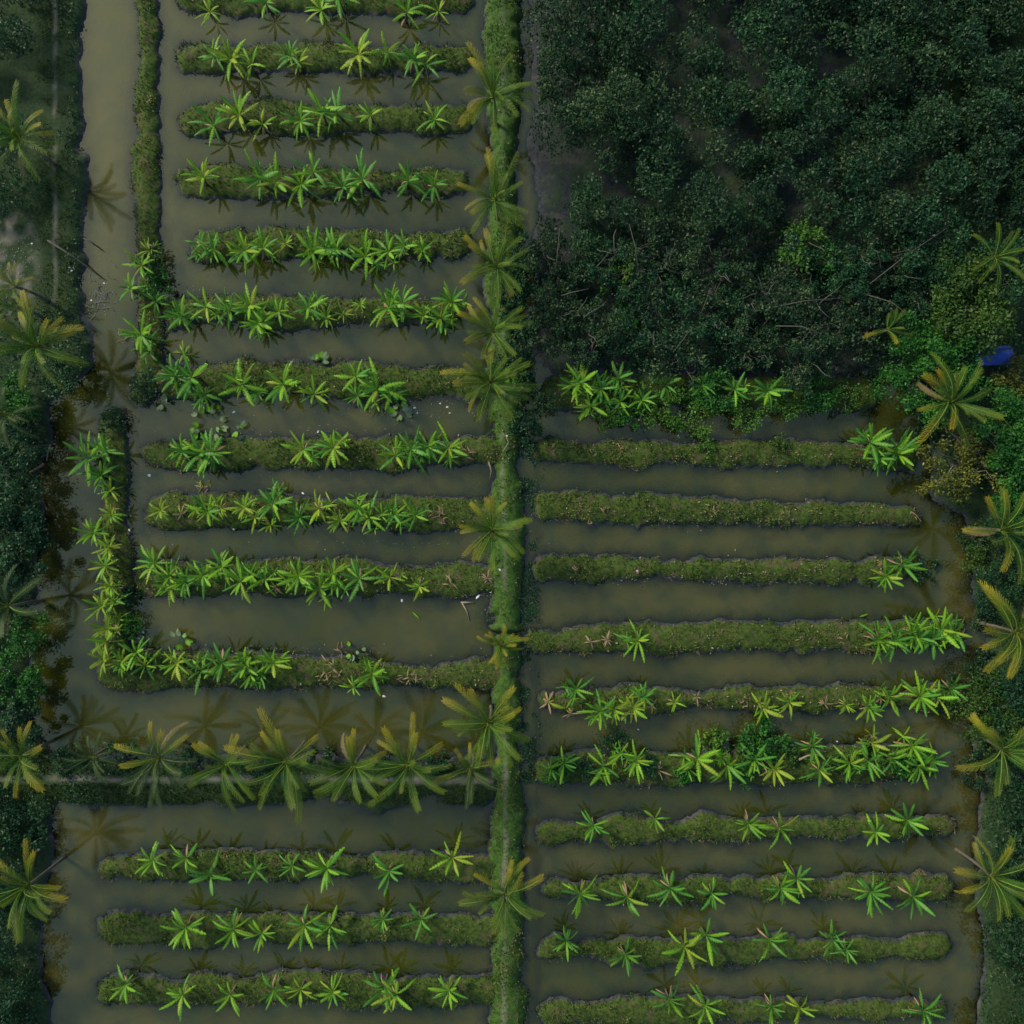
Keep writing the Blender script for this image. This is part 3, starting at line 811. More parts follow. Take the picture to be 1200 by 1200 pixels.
palm(1117, 470, 4.6, 5.2, 'fr_green', 'sunlit golden coconut palm on the right bank below the blue tarpaulin', sunlit_gold_side=math.radians(190), nf=15)
palm(1178, 622, 4.7, 5.5, 'fr_green', 'coconut palm with sparse olive fronds leaning over the right canal', sunlit_gold_side=math.radians(185), nf=12)
palm(1194, 742, 5.0, 6.0, 'fr_gold_sunlit', 'sunlit golden-orange coconut palm at the right edge', sunlit_gold_side=math.radians(160), nf=14)
palm(1178, 880, 4.4, 4.8, 'fr_green', 'dull green coconut palm on the lower right bank', sunlit_gold_side=math.radians(150), nf=12)
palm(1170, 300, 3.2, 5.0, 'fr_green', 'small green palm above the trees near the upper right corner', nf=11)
palm(1043, 385, 2.6, 4.0, 'fr_green', 'thin palm half hidden in the wood left of the blue tarpaulin', sunlit_gold_side=math.radians(210), nf=9)
palm(14, 334, 2.5, 5.2, 'fr_gold_sunlit', 'yellow young palm on the grey ground at the upper left', nf=11)
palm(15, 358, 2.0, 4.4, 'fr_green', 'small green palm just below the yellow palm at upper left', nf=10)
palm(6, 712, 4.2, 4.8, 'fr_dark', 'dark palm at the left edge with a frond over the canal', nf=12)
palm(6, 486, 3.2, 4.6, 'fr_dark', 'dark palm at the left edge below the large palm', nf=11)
palm(580, 232, 4.0, 5.0, 'fr_green', 'coconut palm on the dike at its upper stretch, lower of two', sunlit_gold_side=UL)
palm(578, 110, 4.2, 5.4, 'fr_green', 'coconut palm on the dike at its upper stretch, higher of two', sunlit_gold_side=UL)
palm(592, 1050, 4.0, 5.0, 'fr_green', 'coconut palm on the dike below the bottom bank', sunlit_gold_side=math.radians(80))
palm(30, 1040, 4.4, 5.4, 'fr_green', 'coconut palm on the left bank below the bottom path', sunlit_gold_side=math.radians(60))
palm(20, 160, 4.2, 5.6, 'fr_green', 'coconut palm on the left bank above the grey ground', sunlit_gold_side=math.radians(60))
palm(1165, 1030, 4.4, 5.4, 'fr_green', 'coconut palm on the right bank below the dull green one', sunlit_gold_side=math.radians(160))

# ------------------------------------------------------------------ trees and shrubs
def limb_path(a, b, wob, r, n=5):
    out = []
    for i in range(n + 1):
        t = i / n
        p = a.lerp(b, t)
        if 0 < i < n: p += Vector((r.uniform(-wob, wob), r.uniform(-wob, wob), r.uniform(-wob, wob) * .6))
        out.append(p)
    return out
def tree(px, py, rad, h, leaves, size, mat, label, cat='tree', name='tree', limbs=7, bark='bark_dark', twigs=3, flat=0.6, clumps=26, spread=0.33, group=None, grey_tips=0.0):
    r = random.Random(int(px * 13 + py * 7))
    cx, cy = at(px, py, h * 0.75)
    z = max(any_height(cx, cy), -0.15)
    root = put(name, None, loc=(cx, cy, z)); root.empty_display_size = 0.3
    tag(root, label, cat, group)
    ctr = Vector((0, 0, h * 0.62))
    fork = Vector((r.uniform(-.2, .2), r.uniform(-.2, .2), h * 0.28))
    p = limb_path(Vector((0, 0, -0.3)), fork, 0.05, r, 3)
    r0 = 0.05 + 0.022 * h
    v, f = tube(p, [r0 * 1.4, r0, r0 * .9, r0 * .85], 7)
    put('trunk', mesh('trunk', v, f, M[bark], True), root)
    tips = []
    a0 = r.uniform(0, 6.28)
    for i in range(limbs):
        a = a0 + 6.283 * i / limbs + r.uniform(-.4, .4)
        rr = rad * r.uniform(.55, .98)
        e = Vector((rr * math.cos(a), rr * math.sin(a), h * r.uniform(.55, .98) - 0.25 * h * (rr / rad) ** 2 * flat))
        pth = limb_path(fork, e, 0.10 * rad, r, 5)
        V, F = tube(pth, [r0 * .55, r0 * .48, r0 * .40, r0 * .32, r0 * .22, r0 * .08], 5)
        tips.append(e)
        for k in range(twigs):
            s_ = pth[r.randint(2, 4)]
            e2 = s_ + Vector((r.uniform(-1, 1), r.uniform(-1, 1), r.uniform(0, .5))) * rad * .45
            v2, f2 = tube(limb_path(s_, e2, 0.05 * rad, r, 3), [r0 * .22, r0 * .17, r0 * .11, r0 * .05], 4)
            o_ = len(V); V += v2; F += [tuple(q + o_ for q in ff) for ff in f2]
            tips.append(e2)
        put('limb', mesh('limb', V, F, M[bark], True), root)
    if name == 'scrub_tree':                            # bare twigs sticking out of the crown
        for i in range(3):
            a = r.uniform(0, 6.28); q = r.uniform(.1, .6) * rad
            b0 = Vector((q * math.cos(a), q * math.sin(a), h * .7)); b1 = b0 + Vector((r.uniform(-1, 1) * rad * .6, r.uniform(-1, 1) * rad * .6, h * r.uniform(.2, .42)))
            v, f = tube(limb_path(b0, b1, .12, r, 4), [.05, .045, .038, .03, .02], 4)
            put('bare_branch', mesh('bare_branch', v, f, M['bark_dark'], True), root)
    # crown: leaves gathered in clumps round the limb tips and through the volume
    C = [tuple(t) for t in tips]
    while len(C) < clumps:
        a = r.uniform(0, 6.28); q = math.sqrt(r.random()) * rad * .95
        C.append((q * math.cos(a), q * math.sin(a), h * (r.uniform(.55, .95) - 0.30 * flat * (q / rad) ** 2)))
    C = np.array(C[:max(clumps, len(tips))])
    wgt = nrg.uniform(0.3, 1.0, len(C)); wgt /= wgt.sum()
    idx = nrg.choice(len(C), leaves, p=wgt)
    cs = nrg.uniform(.6, 1.25, len(C))[idx]
    off = nrg.normal(0, 1, (leaves, 3)); off *= (np.abs(nrg.normal(0.75, 0.35, leaves)) / np.linalg.norm(off, axis=1))[:, None]
    off[:, 2] *= 0.6
    P = C[idx] + off * (spread * rad * cs)[:, None]
    P[:, 2] = np.maximum(P[:, 2], 0.12)
    ct = nrg.normal(0, 0.14, len(C))[idx]
    tint = 0.42 + ct + nrg.normal(0, 0.15, leaves)
    if grey_tips: tint = np.where(nrg.random(leaves) < grey_tips, 1.0, tint)
    V, F, T = leaf_quads(P, size, 0.55, tint)
    put('crown', np_mesh('crown', V, F, M[mat], False, {'tint': T}), root)
    return root
# individual trees of the upper right
tree(1092, 425, 4.3, 5.5, 11000, 0.15, 'fo_green', 'dense bright green round tree left of the blue tarpaulin', clumps=34, spread=.26)
tree(1150, 352, 4.5, 6.5, 11000, 0.16, 'fo_olive', 'broad olive green tree directly above the blue tarpaulin', clumps=34, spread=.24)
tree(1084, 335, 2.8, 5.0, 3000, 0.12, 'fo_dark', 'dark green tree above the dense bright round tree', spread=.3)
tree(1100, 292, 3.4, 6.0, 5200, 0.15, 'fo_dark', 'dark leafy tree at the wood top left of small palm')
tree(1188, 312, 3.2, 6.0, 4600, 0.15, 'fo_dark', 'dark tree in the upper right corner beside the small palm')
tree(1185, 505, 4.2, 5.5, 8500, 0.15, 'fo_green', 'leafy green tree on the right bank below the golden palm', clumps=30, spread=.26)
tree(1135, 543, 4.4, 4.5, 4600, 0.14, 'fo_yellow', 'sparse yellowish tree with bare pale branches leaning over the right canal', limbs=9, bark='bark', clumps=24, spread=.17, grey_tips=.1)
tree(1194, 590, 3.0, 5.0, 4500, 0.15, 'fo_green', 'green tree at the right edge above the sparse-fronded palm', spread=.28)
tree(1188, 440, 2.2, 3.6, 1500, 0.15, 'fo_yellow', 'small yellowish tree right of the golden palm', spread=.28)
tree(1160, 690, 2.4, 2.2, 1800, 0.12, 'fo_dark', 'low dark shrub under the palms of the right bank', name='shrub', cat='shrub', limbs=5)
tree(1150, 800, 2.6, 2.0, 1900, 0.12, 'fo_scrub', 'low rough shrub below the golden-orange palm', name='shrub', cat='shrub', limbs=5)
tree(1160, 838, 3.8, 3.0, 4200, 0.13, 'fo_olive', 'wide tangled olive shrub on the lower right bank', name='shrub', cat='shrub', limbs=8, spread=.25)
tree(1190, 800, 2.4, 3.4, 1800, 0.13, 'fo_dark', 'dark teal-green tree at the lower right edge', limbs=5)
for px, py, rad, h_, mt, words in ((1140, 632, 1.5, 1.4, 'fo_scrub', 'dull ragged shrub on the right canal edge under the leaning palm'), (1150, 662, 1.8, 1.8, 'fo_olive', 'olive ragged shrub on the right canal edge'),
        (1190, 675, 2.4, 2.6, 'fo_dark', 'dark shrub at the right edge between two palms'), (1155, 725, 1.5, 1.4, 'fo_scrub', 'dull shrub left of the golden-orange palm'), (1158, 772, 1.6, 1.5, 'fo_scrub', 'dull shrub under the golden-orange palm'),
        (1145, 902, 1.8, 1.6, 'fo_scrub', 'dull shrub at the canal edge left of lower right palm'), (1192, 850, 2.6, 3.0, 'fo_dark', 'tall dark shrub behind the dull green palm'), (1190, 905, 2.2, 2.4, 'fo_dark', 'dark shrub in the lower right bank corner'),
        (1085, 668, 1.5, 0.7, 'fo_scrub', 'sunken dull bush in the canal off the third right bed end'), (1090, 500, 1.6, 1.6, 'fo_scrub', 'dull shrub at the bank beneath the golden palm')):
    tree(px, py, rad, h_, int(520 * rad ** 1.4), 0.12, mt, words, name='shrub', cat='shrub', limbs=5, twigs=2, clumps=16, spread=.3, group='shrubs of the right bank')
# the thin scrub of the dark wood
SCRUB = [(648, 300, 3.2, 'at the wood top left corner beside the dike'), (650, 372, 3.0, 'on the wood left side, second down the dike'),
         (700, 300, 3.0, 'left of the yellow-leaved sapling'), (690, 385, 3.3, 'of low bushy habit above the bushy bed left end'),
         (770, 300, 3.8, 'right of the yellow-leaved sapling'), (765, 370, 3.8, 'below right of the yellow-leaved sapling'),
         (800, 410, 3.6, 'above the middle of the bushy bed'), (840, 305, 3.8, 'at the wood top, left of the bright palm-like crown'),
         (840, 360, 3.6, 'in the middle of the wood, leafiest of all'), (885, 400, 3.2, 'above the bushy bed, left of the curved bare limbs'),
         (900, 335, 3.6, 'in the wood with long bare curved limbs'), (950, 300, 3.2, 'at the wood top beside the bright leafy crown'),
         (955, 370, 3.7, 'in the wood right of centre'), (945, 425, 3.0, 'above the right end of the bushy bed'),
         (1005, 315, 3.4, 'near the wood top right of centre'), (1010, 380, 3.2, 'left of the dense round tree'), (1045, 305, 3.2, 'at the wood top left of dark leafy tree')]
for i, (px, py, rad, words) in enumerate(SCRUB):
    tree(px, py, rad, 4.8, 3000 if i not in (8,) else 4200, 0.14, ('fo_scrub', 'fo_scrub', 'fo_dark')[i % 3], ('thin dark green scrub tree ' if i % 3 == 2 else 'thin grey-green scrub tree ') + words, name='scrub_tree', limbs=8, bark='bark_dark',
         twigs=4, clumps=20, spread=.19, group='scrub trees of the wood', grey_tips=.08)
tree(726, 322, 1.6, 4.8, 500, 0.15, 'fo_bright', 'yellow-leaved sapling with few clumps standing out in the dark wood', name='sapling', limbs=4, bark='bark', clumps=5, spread=.3)
tree(735, 372, 1.5, 2.4, 500, 0.14, 'fo_green', 'small green bush below the yellow-leaved sapling', name='shrub', cat='shrub', limbs=4)
tree(945, 288, 2.4, 5.2, 1300, 0.17, 'fo_bright', 'bright green leafy crown at the top of the wood', limbs=6, clumps=14)
tree(978, 306, 1.8, 4.4, 800, 0.15, 'fo_green', 'green bush beside the bright leafy crown in the wood', name='shrub', cat='shrub', limbs=5)
# bushes on the bushy bed
for px, py, rad, mat, words in ((714, 489, 1.2, 'fo_bright', 'small bright bush overhanging the pond below the bushy bed'),
                                (770, 470, 2.3, 'fo_bright', 'leafy green bush on the bushy bed beside the banana stars'),
                                (812, 480, 2.6, 'fo_bright', 'large rounded bush overhanging the pond from the bushy bed'),
                                (742, 484, 1.5, 'fo_green', 'green bush hanging over water below the left bananas'), (838, 460, 2.0, 'fo_green', 'dark green bush at the middle of the bushy bed'),
                                (874, 482, 1.7, 'fo_bright', 'light bush overhanging water below the middle banana plant'),
                                (922, 468, 2.2, 'fo_bright', 'yellowish bush right of the last banana on bushy bed'),
                                (958, 462, 2.1, 'fo_green', 'deep green bush second from the right on bushy bed'),
                                (994, 466, 1.5, 'fo_olive', 'olive bush at the right end of bushy bed'),
                                (640, 470, 1.3, 'fo_scrub', 'dull bush at the left end of bushy bed'),
                                (620, 503, 1.7, 'fo_dark', 'dark bush at the dike edge below the bushy bed')):
    tree(px, py, rad, 1.9, int(520 * rad ** 1.5), 0.13, mat, words, name='bush', cat='bush', limbs=5, twigs=2, clumps=16, spread=.34, group='bushes on the bushy bed')
tree(896, 867, 2.2, 1.9, 1700, 0.17, 'fo_green', 'round glossy green bush on the sixth right bed', name='bush', cat='bush', limbs=6, clumps=20)
tree(840, 872, 1.4, 1.8, 600, 0.16, 'fo_bright', 'thin bright bush left of the round glossy bush', name='bush', cat='bush', limbs=5)
tree(874, 884, 1.1, 1.5, 420, 0.15, 'fo_olive', 'small olive bush just below the round glossy bush', name='bush', cat='bush', limbs=4)
tree(718, 868, 1.5, 1.4, 800, 0.11, 'fo_dark', 'feathery dark bush reaching over the water of the sixth right bed', name='bush', cat='bush', limbs=5)
for px, py, rad, mt, words in ((652, 906, 1.2, 'fo_green', 'at its left end'), (684, 896, 1.0, 'fo_dark', 'left of its first bright banana'), (762, 893, 1.2, 'fo_dark', 'beside its dried brown plant'), (800, 905, 1.1, 'fo_green', 'left of the tallest middle banana'),
                               (868, 905, 1.4, 'fo_green', 'below the round glossy bush'), (925, 884, 1.0, 'fo_olive', 'beside the pale bent stalk'), (982, 894, 1.1, 'fo_olive', 'right of the bent stalk'), (1010, 878, 1.1, 'fo_bright', 'under its yellowish banana'), (1056, 898, 1.2, 'fo_green', 'near its right end')):
    tree(px, py, rad, 1.0, int(560 * rad ** 1.5), 0.13, mt, 'low leafy bush on the sixth right bed ' + words, name='bush', cat='bush', limbs=4, twigs=2, clumps=12, spread=.36, group='low bushes on the sixth right bed')
tree(915, 519, 0.9, 0.9, 320, 0.12, 'fo_olive', 'low olive bush on the first right bed', name='bush', cat='bush', limbs=4)
tree(828, 524, 0.9, 0.7, 320, 0.12, 'fo_bright', 'bright tuft-like bush on the first right bed', name='bush', cat='bush', limbs=4)
tree(148, 735, 1.5, 1.6, 800, 0.13, 'fo_green', 'dark green bush behind the yellowish bananas of the L-shaped bed', name='bush', cat='bush', limbs=5)
tree(150, 700, 1.0, 1.3, 420, 0.13, 'fo_dark', 'smaller dark bush on the L-shaped bed arm', name='bush', cat='bush', limbs=4)
tree(132, 492, 1.3, 1.0, 620, 0.12, 'fo_dark', 'low dark bush at the top of the L-shaped bed', name='bush', cat='bush', limbs=4)
tree(182, 328, 1.5, 1.6, 800, 0.13, 'fo_green', 'green bush on the upper left upright bed', name='bush', cat='bush', limbs=5)
tree(178, 300, 1.1, 1.4, 500, 0.13, 'fo_olive', 'olive bush at the top of upper left upright bed', name='bush', cat='bush', limbs=4)
tree(172, 452, 1.6, 1.2, 700, 0.13, 'fo_dark', 'low spreading dark bush at the foot of the upright bed', name='bush', cat='bush', limbs=5)
tree(585, 425, 1.4, 1.2, 500, 0.12, 'fo_dark', 'dark bush under the dike palms', name='bush', cat='bush', limbs=4)
tree(606, 440, 1.2, 1.6, 520, 0.14, 'fo_bright', 'pale green bush right of the dike palm', name='bush', cat='bush', limbs=4)
for px, py, rad, words in ((610, 300, 1.9, 'beside the uppermost photographed dike palm'), (603, 345, 1.6, 'between the first and second dike palms'), (613, 372, 1.9, 'right of the second dike palm'),
                           (606, 415, 1.7, 'above the third dike palm'), (618, 330, 1.5, 'reaching over the ditch toward the wood'), (616, 455, 1.3, 'over the ditch right of third dike palm')):
    tree(px, py, rad, 2.4, int(700 * rad ** 1.5), 0.14, 'fo_dark', 'dark leafy bush on the upper dike ' + words, name='bush', cat='bush', limbs=5, twigs=2, clumps=18, spread=.32, group='dark bushes on the upper dike')
# left bank
LB = [(15, 470, 2.4, 'below the large palm'), (22, 525, 2.8, 'beside the fallen curved boughs'), (12, 585, 3.0, 'second below the fallen boughs'), (30, 625, 2.0, 'beside the canal near the brown patch'),
      (14, 660, 2.8, 'above the dark edge palm'), (20, 745, 2.4, 'just below the dark edge palm'), (16, 800, 2.4, 'beside the pale litter heap'), (70, 440, 2.2, 'at the canal corner under the large palm'), (22, 845, 2.0, 'above the bottom left palm')]
for px, py, rad, words in LB:
    tree(px, py, rad, 3.8, int(760 * rad ** 1.4), 0.15, 'fo_dark' if rad != 2.4 else 'fo_green', ('dark dense shrub on the left bank ' if rad != 2.4 else 'green dense shrub on the left bank ') + words, name='shrub', cat='shrub', limbs=5, twigs=2, clumps=22, spread=.3, group='dark shrubs of the left bank')
for px, py, rad, words in ((75, 893, 1.6, 'left of the small dark palm'), (140, 890, 1.9, 'right of the small dark palm'), (220, 893, 1.6, 'between third and fourth palms'),
                           (300, 896, 1.4, 'left of the widest palm'), (375, 896, 1.5, 'right of the widest palm'), (447, 898, 1.3, 'between sixth and seventh palms'), (515, 896, 1.5, 'right of the seventh palm')):
    tree(px, py, rad, 1.6, int(480 * rad ** 1.4), 0.12, 'fo_dark', 'low dark shrub at the bottom bank ' + words, name='shrub', cat='shrub', limbs=4, twigs=2, clumps=14, spread=.34, group='low shrubs of the bottom bank')

# wood and thicket that run on beyond, one mass each
def thicket(keys, box, ncrown, rmin, rmax, hmin, hmax, mat, name, label, per=150, size=0.15, skip=None):
    X = nrg.uniform(box[0], box[1], ncrown); Y = nrg.uniform(box[2], box[3], ncrown)
    ok = np.zeros(ncrown, dtype=bool)
    for kk in keys: ok |= poly_sd(X, Y, BANKS[kk]) < -0.9
    if skip is not None: ok &= ~skip(X, Y)
    X, Y = X[ok], Y[ok]
    R = nrg.uniform(rmin, rmax, len(X)); Hh = nrg.uniform(hmin, hmax, len(X)); tn = nrg.normal(0, .16, len(X))
    cnt = (per * R ** 2).astype(int)
    idx = np.repeat(np.arange(len(X)), cnt)
    m = len(idx)
    d = nrg.normal(0, 1, (m, 3)); d[:, 2] = np.abs(d[:, 2]) * 0.9 - 0.15
    d /= np.linalg.norm(d, axis=1, keepdims=True)
    lob = 0.72 + 0.6 * (vnoise(d[:, 0] * 2.2 + idx * 7.1, d[:, 1] * 2.2 + d[:, 2] * 1.7, 211) - 0.3)
    rr = R[idx] * lob * np.clip(nrg.normal(.92, .14, m), .3, 1.2)
    base = ground_height(X, Y)[idx]
    P = np.stack([X[idx] + d[:, 0] * rr, Y[idx] + d[:, 1] * rr, base + np.maximum(Hh[idx] - R[idx] * .6 + d[:, 2] * rr * .8, .1)], 1)
    V, F, T = leaf_quads(P, size, 0.45, 0.42 + tn[idx] + nrg.normal(0, .15, m))
    tag(put(name, np_mesh(name, V, F, M[mat], False, {'tint': T})), label, name.replace('_', ' '), kind='stuff')
beyond = lambda X, Y: (Y < 27.6)
thicket(('wood', 'right'), (3, 60, 27, 58), 420, 1.0, 2.6, 2.2, 5.6, 'fo_scrub', 'woodland', 'dark woodland mass running on beyond the top of the scrub', skip=beyond)
thicket(('wood', 'right'), (3, 60, 27, 58), 90, 0.9, 2.4, 3.0, 6.0, 'fo_dark', 'woodland', 'scattered greener crowns within the woodland beyond the scrub', skip=beyond)
thicket(('left',), (-58, -42, 27, 58), 70, 0.8, 2.2, 1.4, 4.2, 'fo_dark', 'thicket', 'dark thicket on the left bank above the grey ground', skip=lambda X, Y: (Y < 29) | (np.abs(X - wx(68)) < 2))
thicket(('left',), (-58, -44, -58, -27.5), 130, 0.8, 2.2, 1.4, 4.2, 'fo_dark', 'thicket', 'dark thicket on the left bank below the bottom path')
thicket(('right',), (44, 58, -58, -27.5), 190, 0.8, 2.4, 1.4, 4.6, 'fo_scrub', 'thicket', 'rough thicket on the right bank below the dull green palm')
thicket(('left',), (-58, -44, -23, 12), 60, 0.7, 1.7, 1.2, 3.2, 'fo_dark', 'thicket', 'low dark thicket filling the left bank beside the canal')
thicket(('right',), (41, 60, -27.5, 10), 90, 0.7, 1.8, 1.0, 3.6, 'fo_dark', 'thicket', 'rough dark thicket filling the right bank beside the canal')
thicket(('wood',), (3, 40, 12, 27.5), 110, 0.6, 1.5, 0.8, 2.6, 'fo_dark', 'thicket', 'low dark thicket between the scrub trees of the wood', size=.12)

# ------------------------------------------------------------------ taro, litter, tarpaulin, fallen wood
def heart_mesh(mat):
    V, F, rib = [(0, 0, 0)], [], [0.6]
    n_ = 12
    for i in range(n_):
        t = 2 * math.pi * i / n_
        r_ = 0.5 * (1 - 0.28 * math.cos(t)) if abs(t - math.pi) > 0.3 else 0.34
        V.append((0.12 + -r_ * math.cos(t) * 1.1, r_ * math.sin(t) * 0.85, -0.12 * r_ * abs(math.sin(t)) + 0.05)); rib.append(0)
    for i in range(n_): F.append((0, 1 + i, 1 + (i + 1) % n_))
    return mesh('taro_leaf', V, F, mat, attrs={'rib': rib})
HEART = [heart_mesh(M['taro'])]
HEART_G = heart_mesh(M['ban_bright'])
def taro(px, py, n_, spread, size, label):
    x, y = at(px, py, 0.6)
    z = max(any_height(x, y), -0.1)
    root = put('taro_plant', None, loc=(x, y, z)); root.empty_display_size = .15
    tag(root, label, 'taro plant', 'taro plants at the water')
    for i in range(n_):
        a = rng.uniform(0, 6.28); r_ = spread * math.sqrt(rng.random()); hh = rng.uniform(.35, .9)
        tip = Vector((r_ * math.cos(a), r_ * math.sin(a), hh))
        v, f = tube(limb_path(Vector((tip.x * .5, tip.y * .5, -0.1)), tip, .03, rng, 3), [.022, .018, .015, .012], 5)
        put('stalk', mesh('stalk', v, f, M['stem']), root)
        put('leaf', HEART[0] if rng.random() < .62 else HEART_G, root, tip, (rng.uniform(-.5, .5), rng.uniform(-.5, .5), a), size * rng.uniform(.7, 1.2))
taro(372, 425, 7, 0.9, .75, 'pale broad-leaved taro plant at the edge of fourth left bed')
taro(246, 497, 18, 1.9, .72, 'spreading pale taro clump in water above the third left bed')
taro(468, 484, 8, 0.9, .7, 'green taro plant hanging over water right of tall bananas')
taro(212, 748, 8, 0.8, .7, 'pale-topped taro plant above the foot of the L-shaped bed')
taro(188, 468, 4, 0.7, .7, 'small taro plant at the foot of the upper left upright bed')
taro(416, 761, 7, 0.8, .55, 'green taro plant beside the dead leaf heap')
taro(278, 503, 5, 0.8, .6, 'small pale taro plant right of the spreading clump')
taro(604, 448, 8, 0.9, .6, 'pale taro plant on the dike right of the palm')
taro(232, 460, 3, 0.5, .6, 'small taro plant left of the tall banana stars')

def chunk_mesh(seed, mat):
    r = random.Random(seed)
    V, F = [], []
    n_ = 7
    ring = [(0.5 * r.uniform(.7, 1.1) * math.cos(6.283 * i / n_), 0.5 * r.uniform(.6, 1.1) * math.sin(6.283 * i / n_)) for i in range(n_)]
    V += [(x, y, -0.12) for x, y in ring] + [(x * .85, y * .85, r.uniform(.06, .2)) for x, y in ring] + [(0, 0, .2)]
    for i in range(n_):
        j = (i + 1) % n_
        F.append((i, j, n_ + j, n_ + i)); F.append((n_ + i, n_ + j, 2 * n_))
    return mesh('chunk', V, F, mat)
CH = [chunk_mesh(i, M['litter']) for i in range(4)]
def litter(px, py, size, label, name='foam_chunk', cat='litter'):
    x, y = wx(px), wy(py)
    z = max(any_height(x, y), 0.0) + 0.04 * size
    o = put(name, rng.choice(CH), loc=(x, y, z), rot=(rng.uniform(-.2, .2), rng.uniform(-.2, .2), rng.uniform(0, 6.28)), scale=(size * .85, size * rng.uniform(.4, .85), size * .45))
    tag(o, label, cat, 'white litter')
for a in ((560, 699, .75, 'largest white plastic bag at the dike edge, first left bed end'), (575, 694, .40, 'small white scrap right of the largest white bag'),
          (486, 478, .36, 'upper of two white foam lumps right of taro'), (489, 484, .30, 'lower of two white foam lumps right of taro'),
          (524, 477, .30, 'white scrap floating near the dike, left of others'), (527, 484, .30, 'white scrap just below another near dike palm'), (516, 473, .24, 'tiny white scrap above the pair near dike palm'),
          (241, 426, .28, 'white lump in water left of fourth left bed bananas'), (274, 483, .55, 'pale oval float above the spreading taro clump'), (748, 855, .28, 'white ball floating in the lower right pond'),
          (471, 704, .5, 'white scrap floating below the first left bed'), (12, 792, .5, 'largest white lump of the left bank litter'), (16, 785, .35, 'white lump above the largest of left bank litter'),
          (36, 706, .35, 'white scrap on the left bank beside the dark palm'), (8, 619, .6, 'pale blue-white object at the left bank edge'), (152, 622, .6, 'pale teal float right of the L-shaped bed arm'),
          (175, 557, .5, 'pale float off the left end of third left bed'), (168, 741, .38, 'white scrap inside the corner of the L-shaped bed'), (163, 748, .28, 'tiny scrap inside the corner of L-shaped bed'),
          (1001, 391, .28, 'white speck in the wood above the dull clearing'), (1000, 421, .4, 'white scrap in the dark clearing right of the wood'), (979, 433, .25, 'white speck above the right end of bushy bed'),
          (851, 675, .22, 'white speck on the third right bed'), (697, 533, .24, 'white speck on the first right bed'), (746, 669, .45, 'white scrap on the third right bed left half'),
          (981, 869, .26, 'white speck above the sixth right bed'), (42, 288, .3, 'white lump on the grey ground top left'), (87, 319, .35, 'white scrap on bank left of the canal'),
          (122, 332, .35, 'white scrap in the floating branch heap'), (107, 352, .3, 'white scrap below the floating branch heap'), (594, 512, .3, 'white scrap on the dike path'), (586, 667, .35, 'white scrap on the dike below the lone palm'),
          (275, 620, .4, 'white scrap in the water below second left bed'), (355, 578, .4, 'pale scrap above the second left bed'), (373, 506, .45, 'pale scrap at the water above third left bed'), (450, 816, .5, 'pale green-white float below the L-shaped bed foot')):
    litter(*a)
# specks nobody could count
pts = []
for cx_, cy_, sx, sy, c in ((195, 335, 8, 14, 34), (190, 390, 6, 10, 24), (300, 470, 50, 4, 30), (500, 476, 30, 5, 20), (260, 510, 40, 4, 22), (118, 345, 10, 14, 50), (14, 786, 8, 12, 34),
                            (22, 310, 14, 20, 120), (380, 505, 60, 4, 18), (330, 760, 70, 3, 18), (510, 783, 40, 3, 18), (1000, 425, 12, 10, 8), (40, 700, 6, 10, 18), (575, 690, 4, 40, 20), (830, 680, 150, 3, 26), (840, 612, 40, 4, 34),
                            (620, 600, 3, 100, 22), (250, 430, 60, 5, 40), (450, 480, 60, 6, 40), (230, 345, 30, 6, 30), (300, 555, 90, 4, 30), (400, 640, 100, 4, 30), (350, 765, 110, 4, 40), (560, 690, 14, 8, 30), (150, 640, 5, 70, 30), (20, 905, 40, 3, 26), (340, 908, 20, 3, 40), (240, 573, 14, 4, 10), (150, 905, 60, 3, 30), (430, 910, 30, 3, 24)):
    for _ in range(c): pts.append((wx(nrg.normal(cx_, sx)), wy(nrg.normal(cy_, sy))))
P = np.array(pts)
H = ground_height(P[:, 0], P[:, 1])
for kk in BEDS: H = np.maximum(H, bed_height(kk, P[:, 0], P[:, 1]))
P3 = np.stack([P[:, 0], P[:, 1], np.maximum(H, 0) + 0.04], 1)
V, F, T = leaf_quads(P3, 0.09, 3.0)
tag(put('litter_specks', np_mesh('litter_specks', V, F, M['rubble'], False, {'tint': T})), 'pale specks of litter scattered on water and banks', 'litter', kind='stuff')

# dead leaf heaps and single dry leaves lying on beds
def dead_heap(px, py, n_, spread, label, z0=0.05, mats=('ban_dry',), size=.9):
    x, y = wx(px), wy(py)
    z = max(any_height(x, y), 0.0)
    root = put('dead_leaf_heap', None, loc=(x, y, z)); root.empty_display_size = .15
    tag(root, label, 'leaf heap', 'heaps of dead banana leaves')
    for i in range(int(n_ * 1.7)):
        a = rng.uniform(0, 6.28); r_ = spread * rng.random()
        put('leaf', rng.choice(LEAVES[rng.choice(mats)][:4]), root, (r_ * math.cos(a), r_ * math.sin(a), z0 + rng.uniform(.1, .4)), (rng.uniform(-.5, .5), rng.uniform(-.1, .2), rng.uniform(0, 6.28)), size * rng.uniform(.35, 1.05))
dead_heap(515, 603, 12, .9, 'heap of dry brown leaves on right part of second left bed')
dead_heap(386, 784, 16, 1.5, 'wide heap of dry brown leaves on the L-shaped bed foot')
dead_heap(402, 762, 7, .7, 'brown leaf heap at the water above the L-shaped bed foot')
dead_heap(481, 793, 9, .8, 'dry leaf heap right of the last banana on L-shaped foot')
dead_heap(239, 572, 9, .9, 'floating heap of yellow-brown leaves above the second left bed', mats=('ban_dry', 'ban_yellow'))
dead_heap(545, 530, 7, .8, 'dry leaves at the dike end of third left bed')
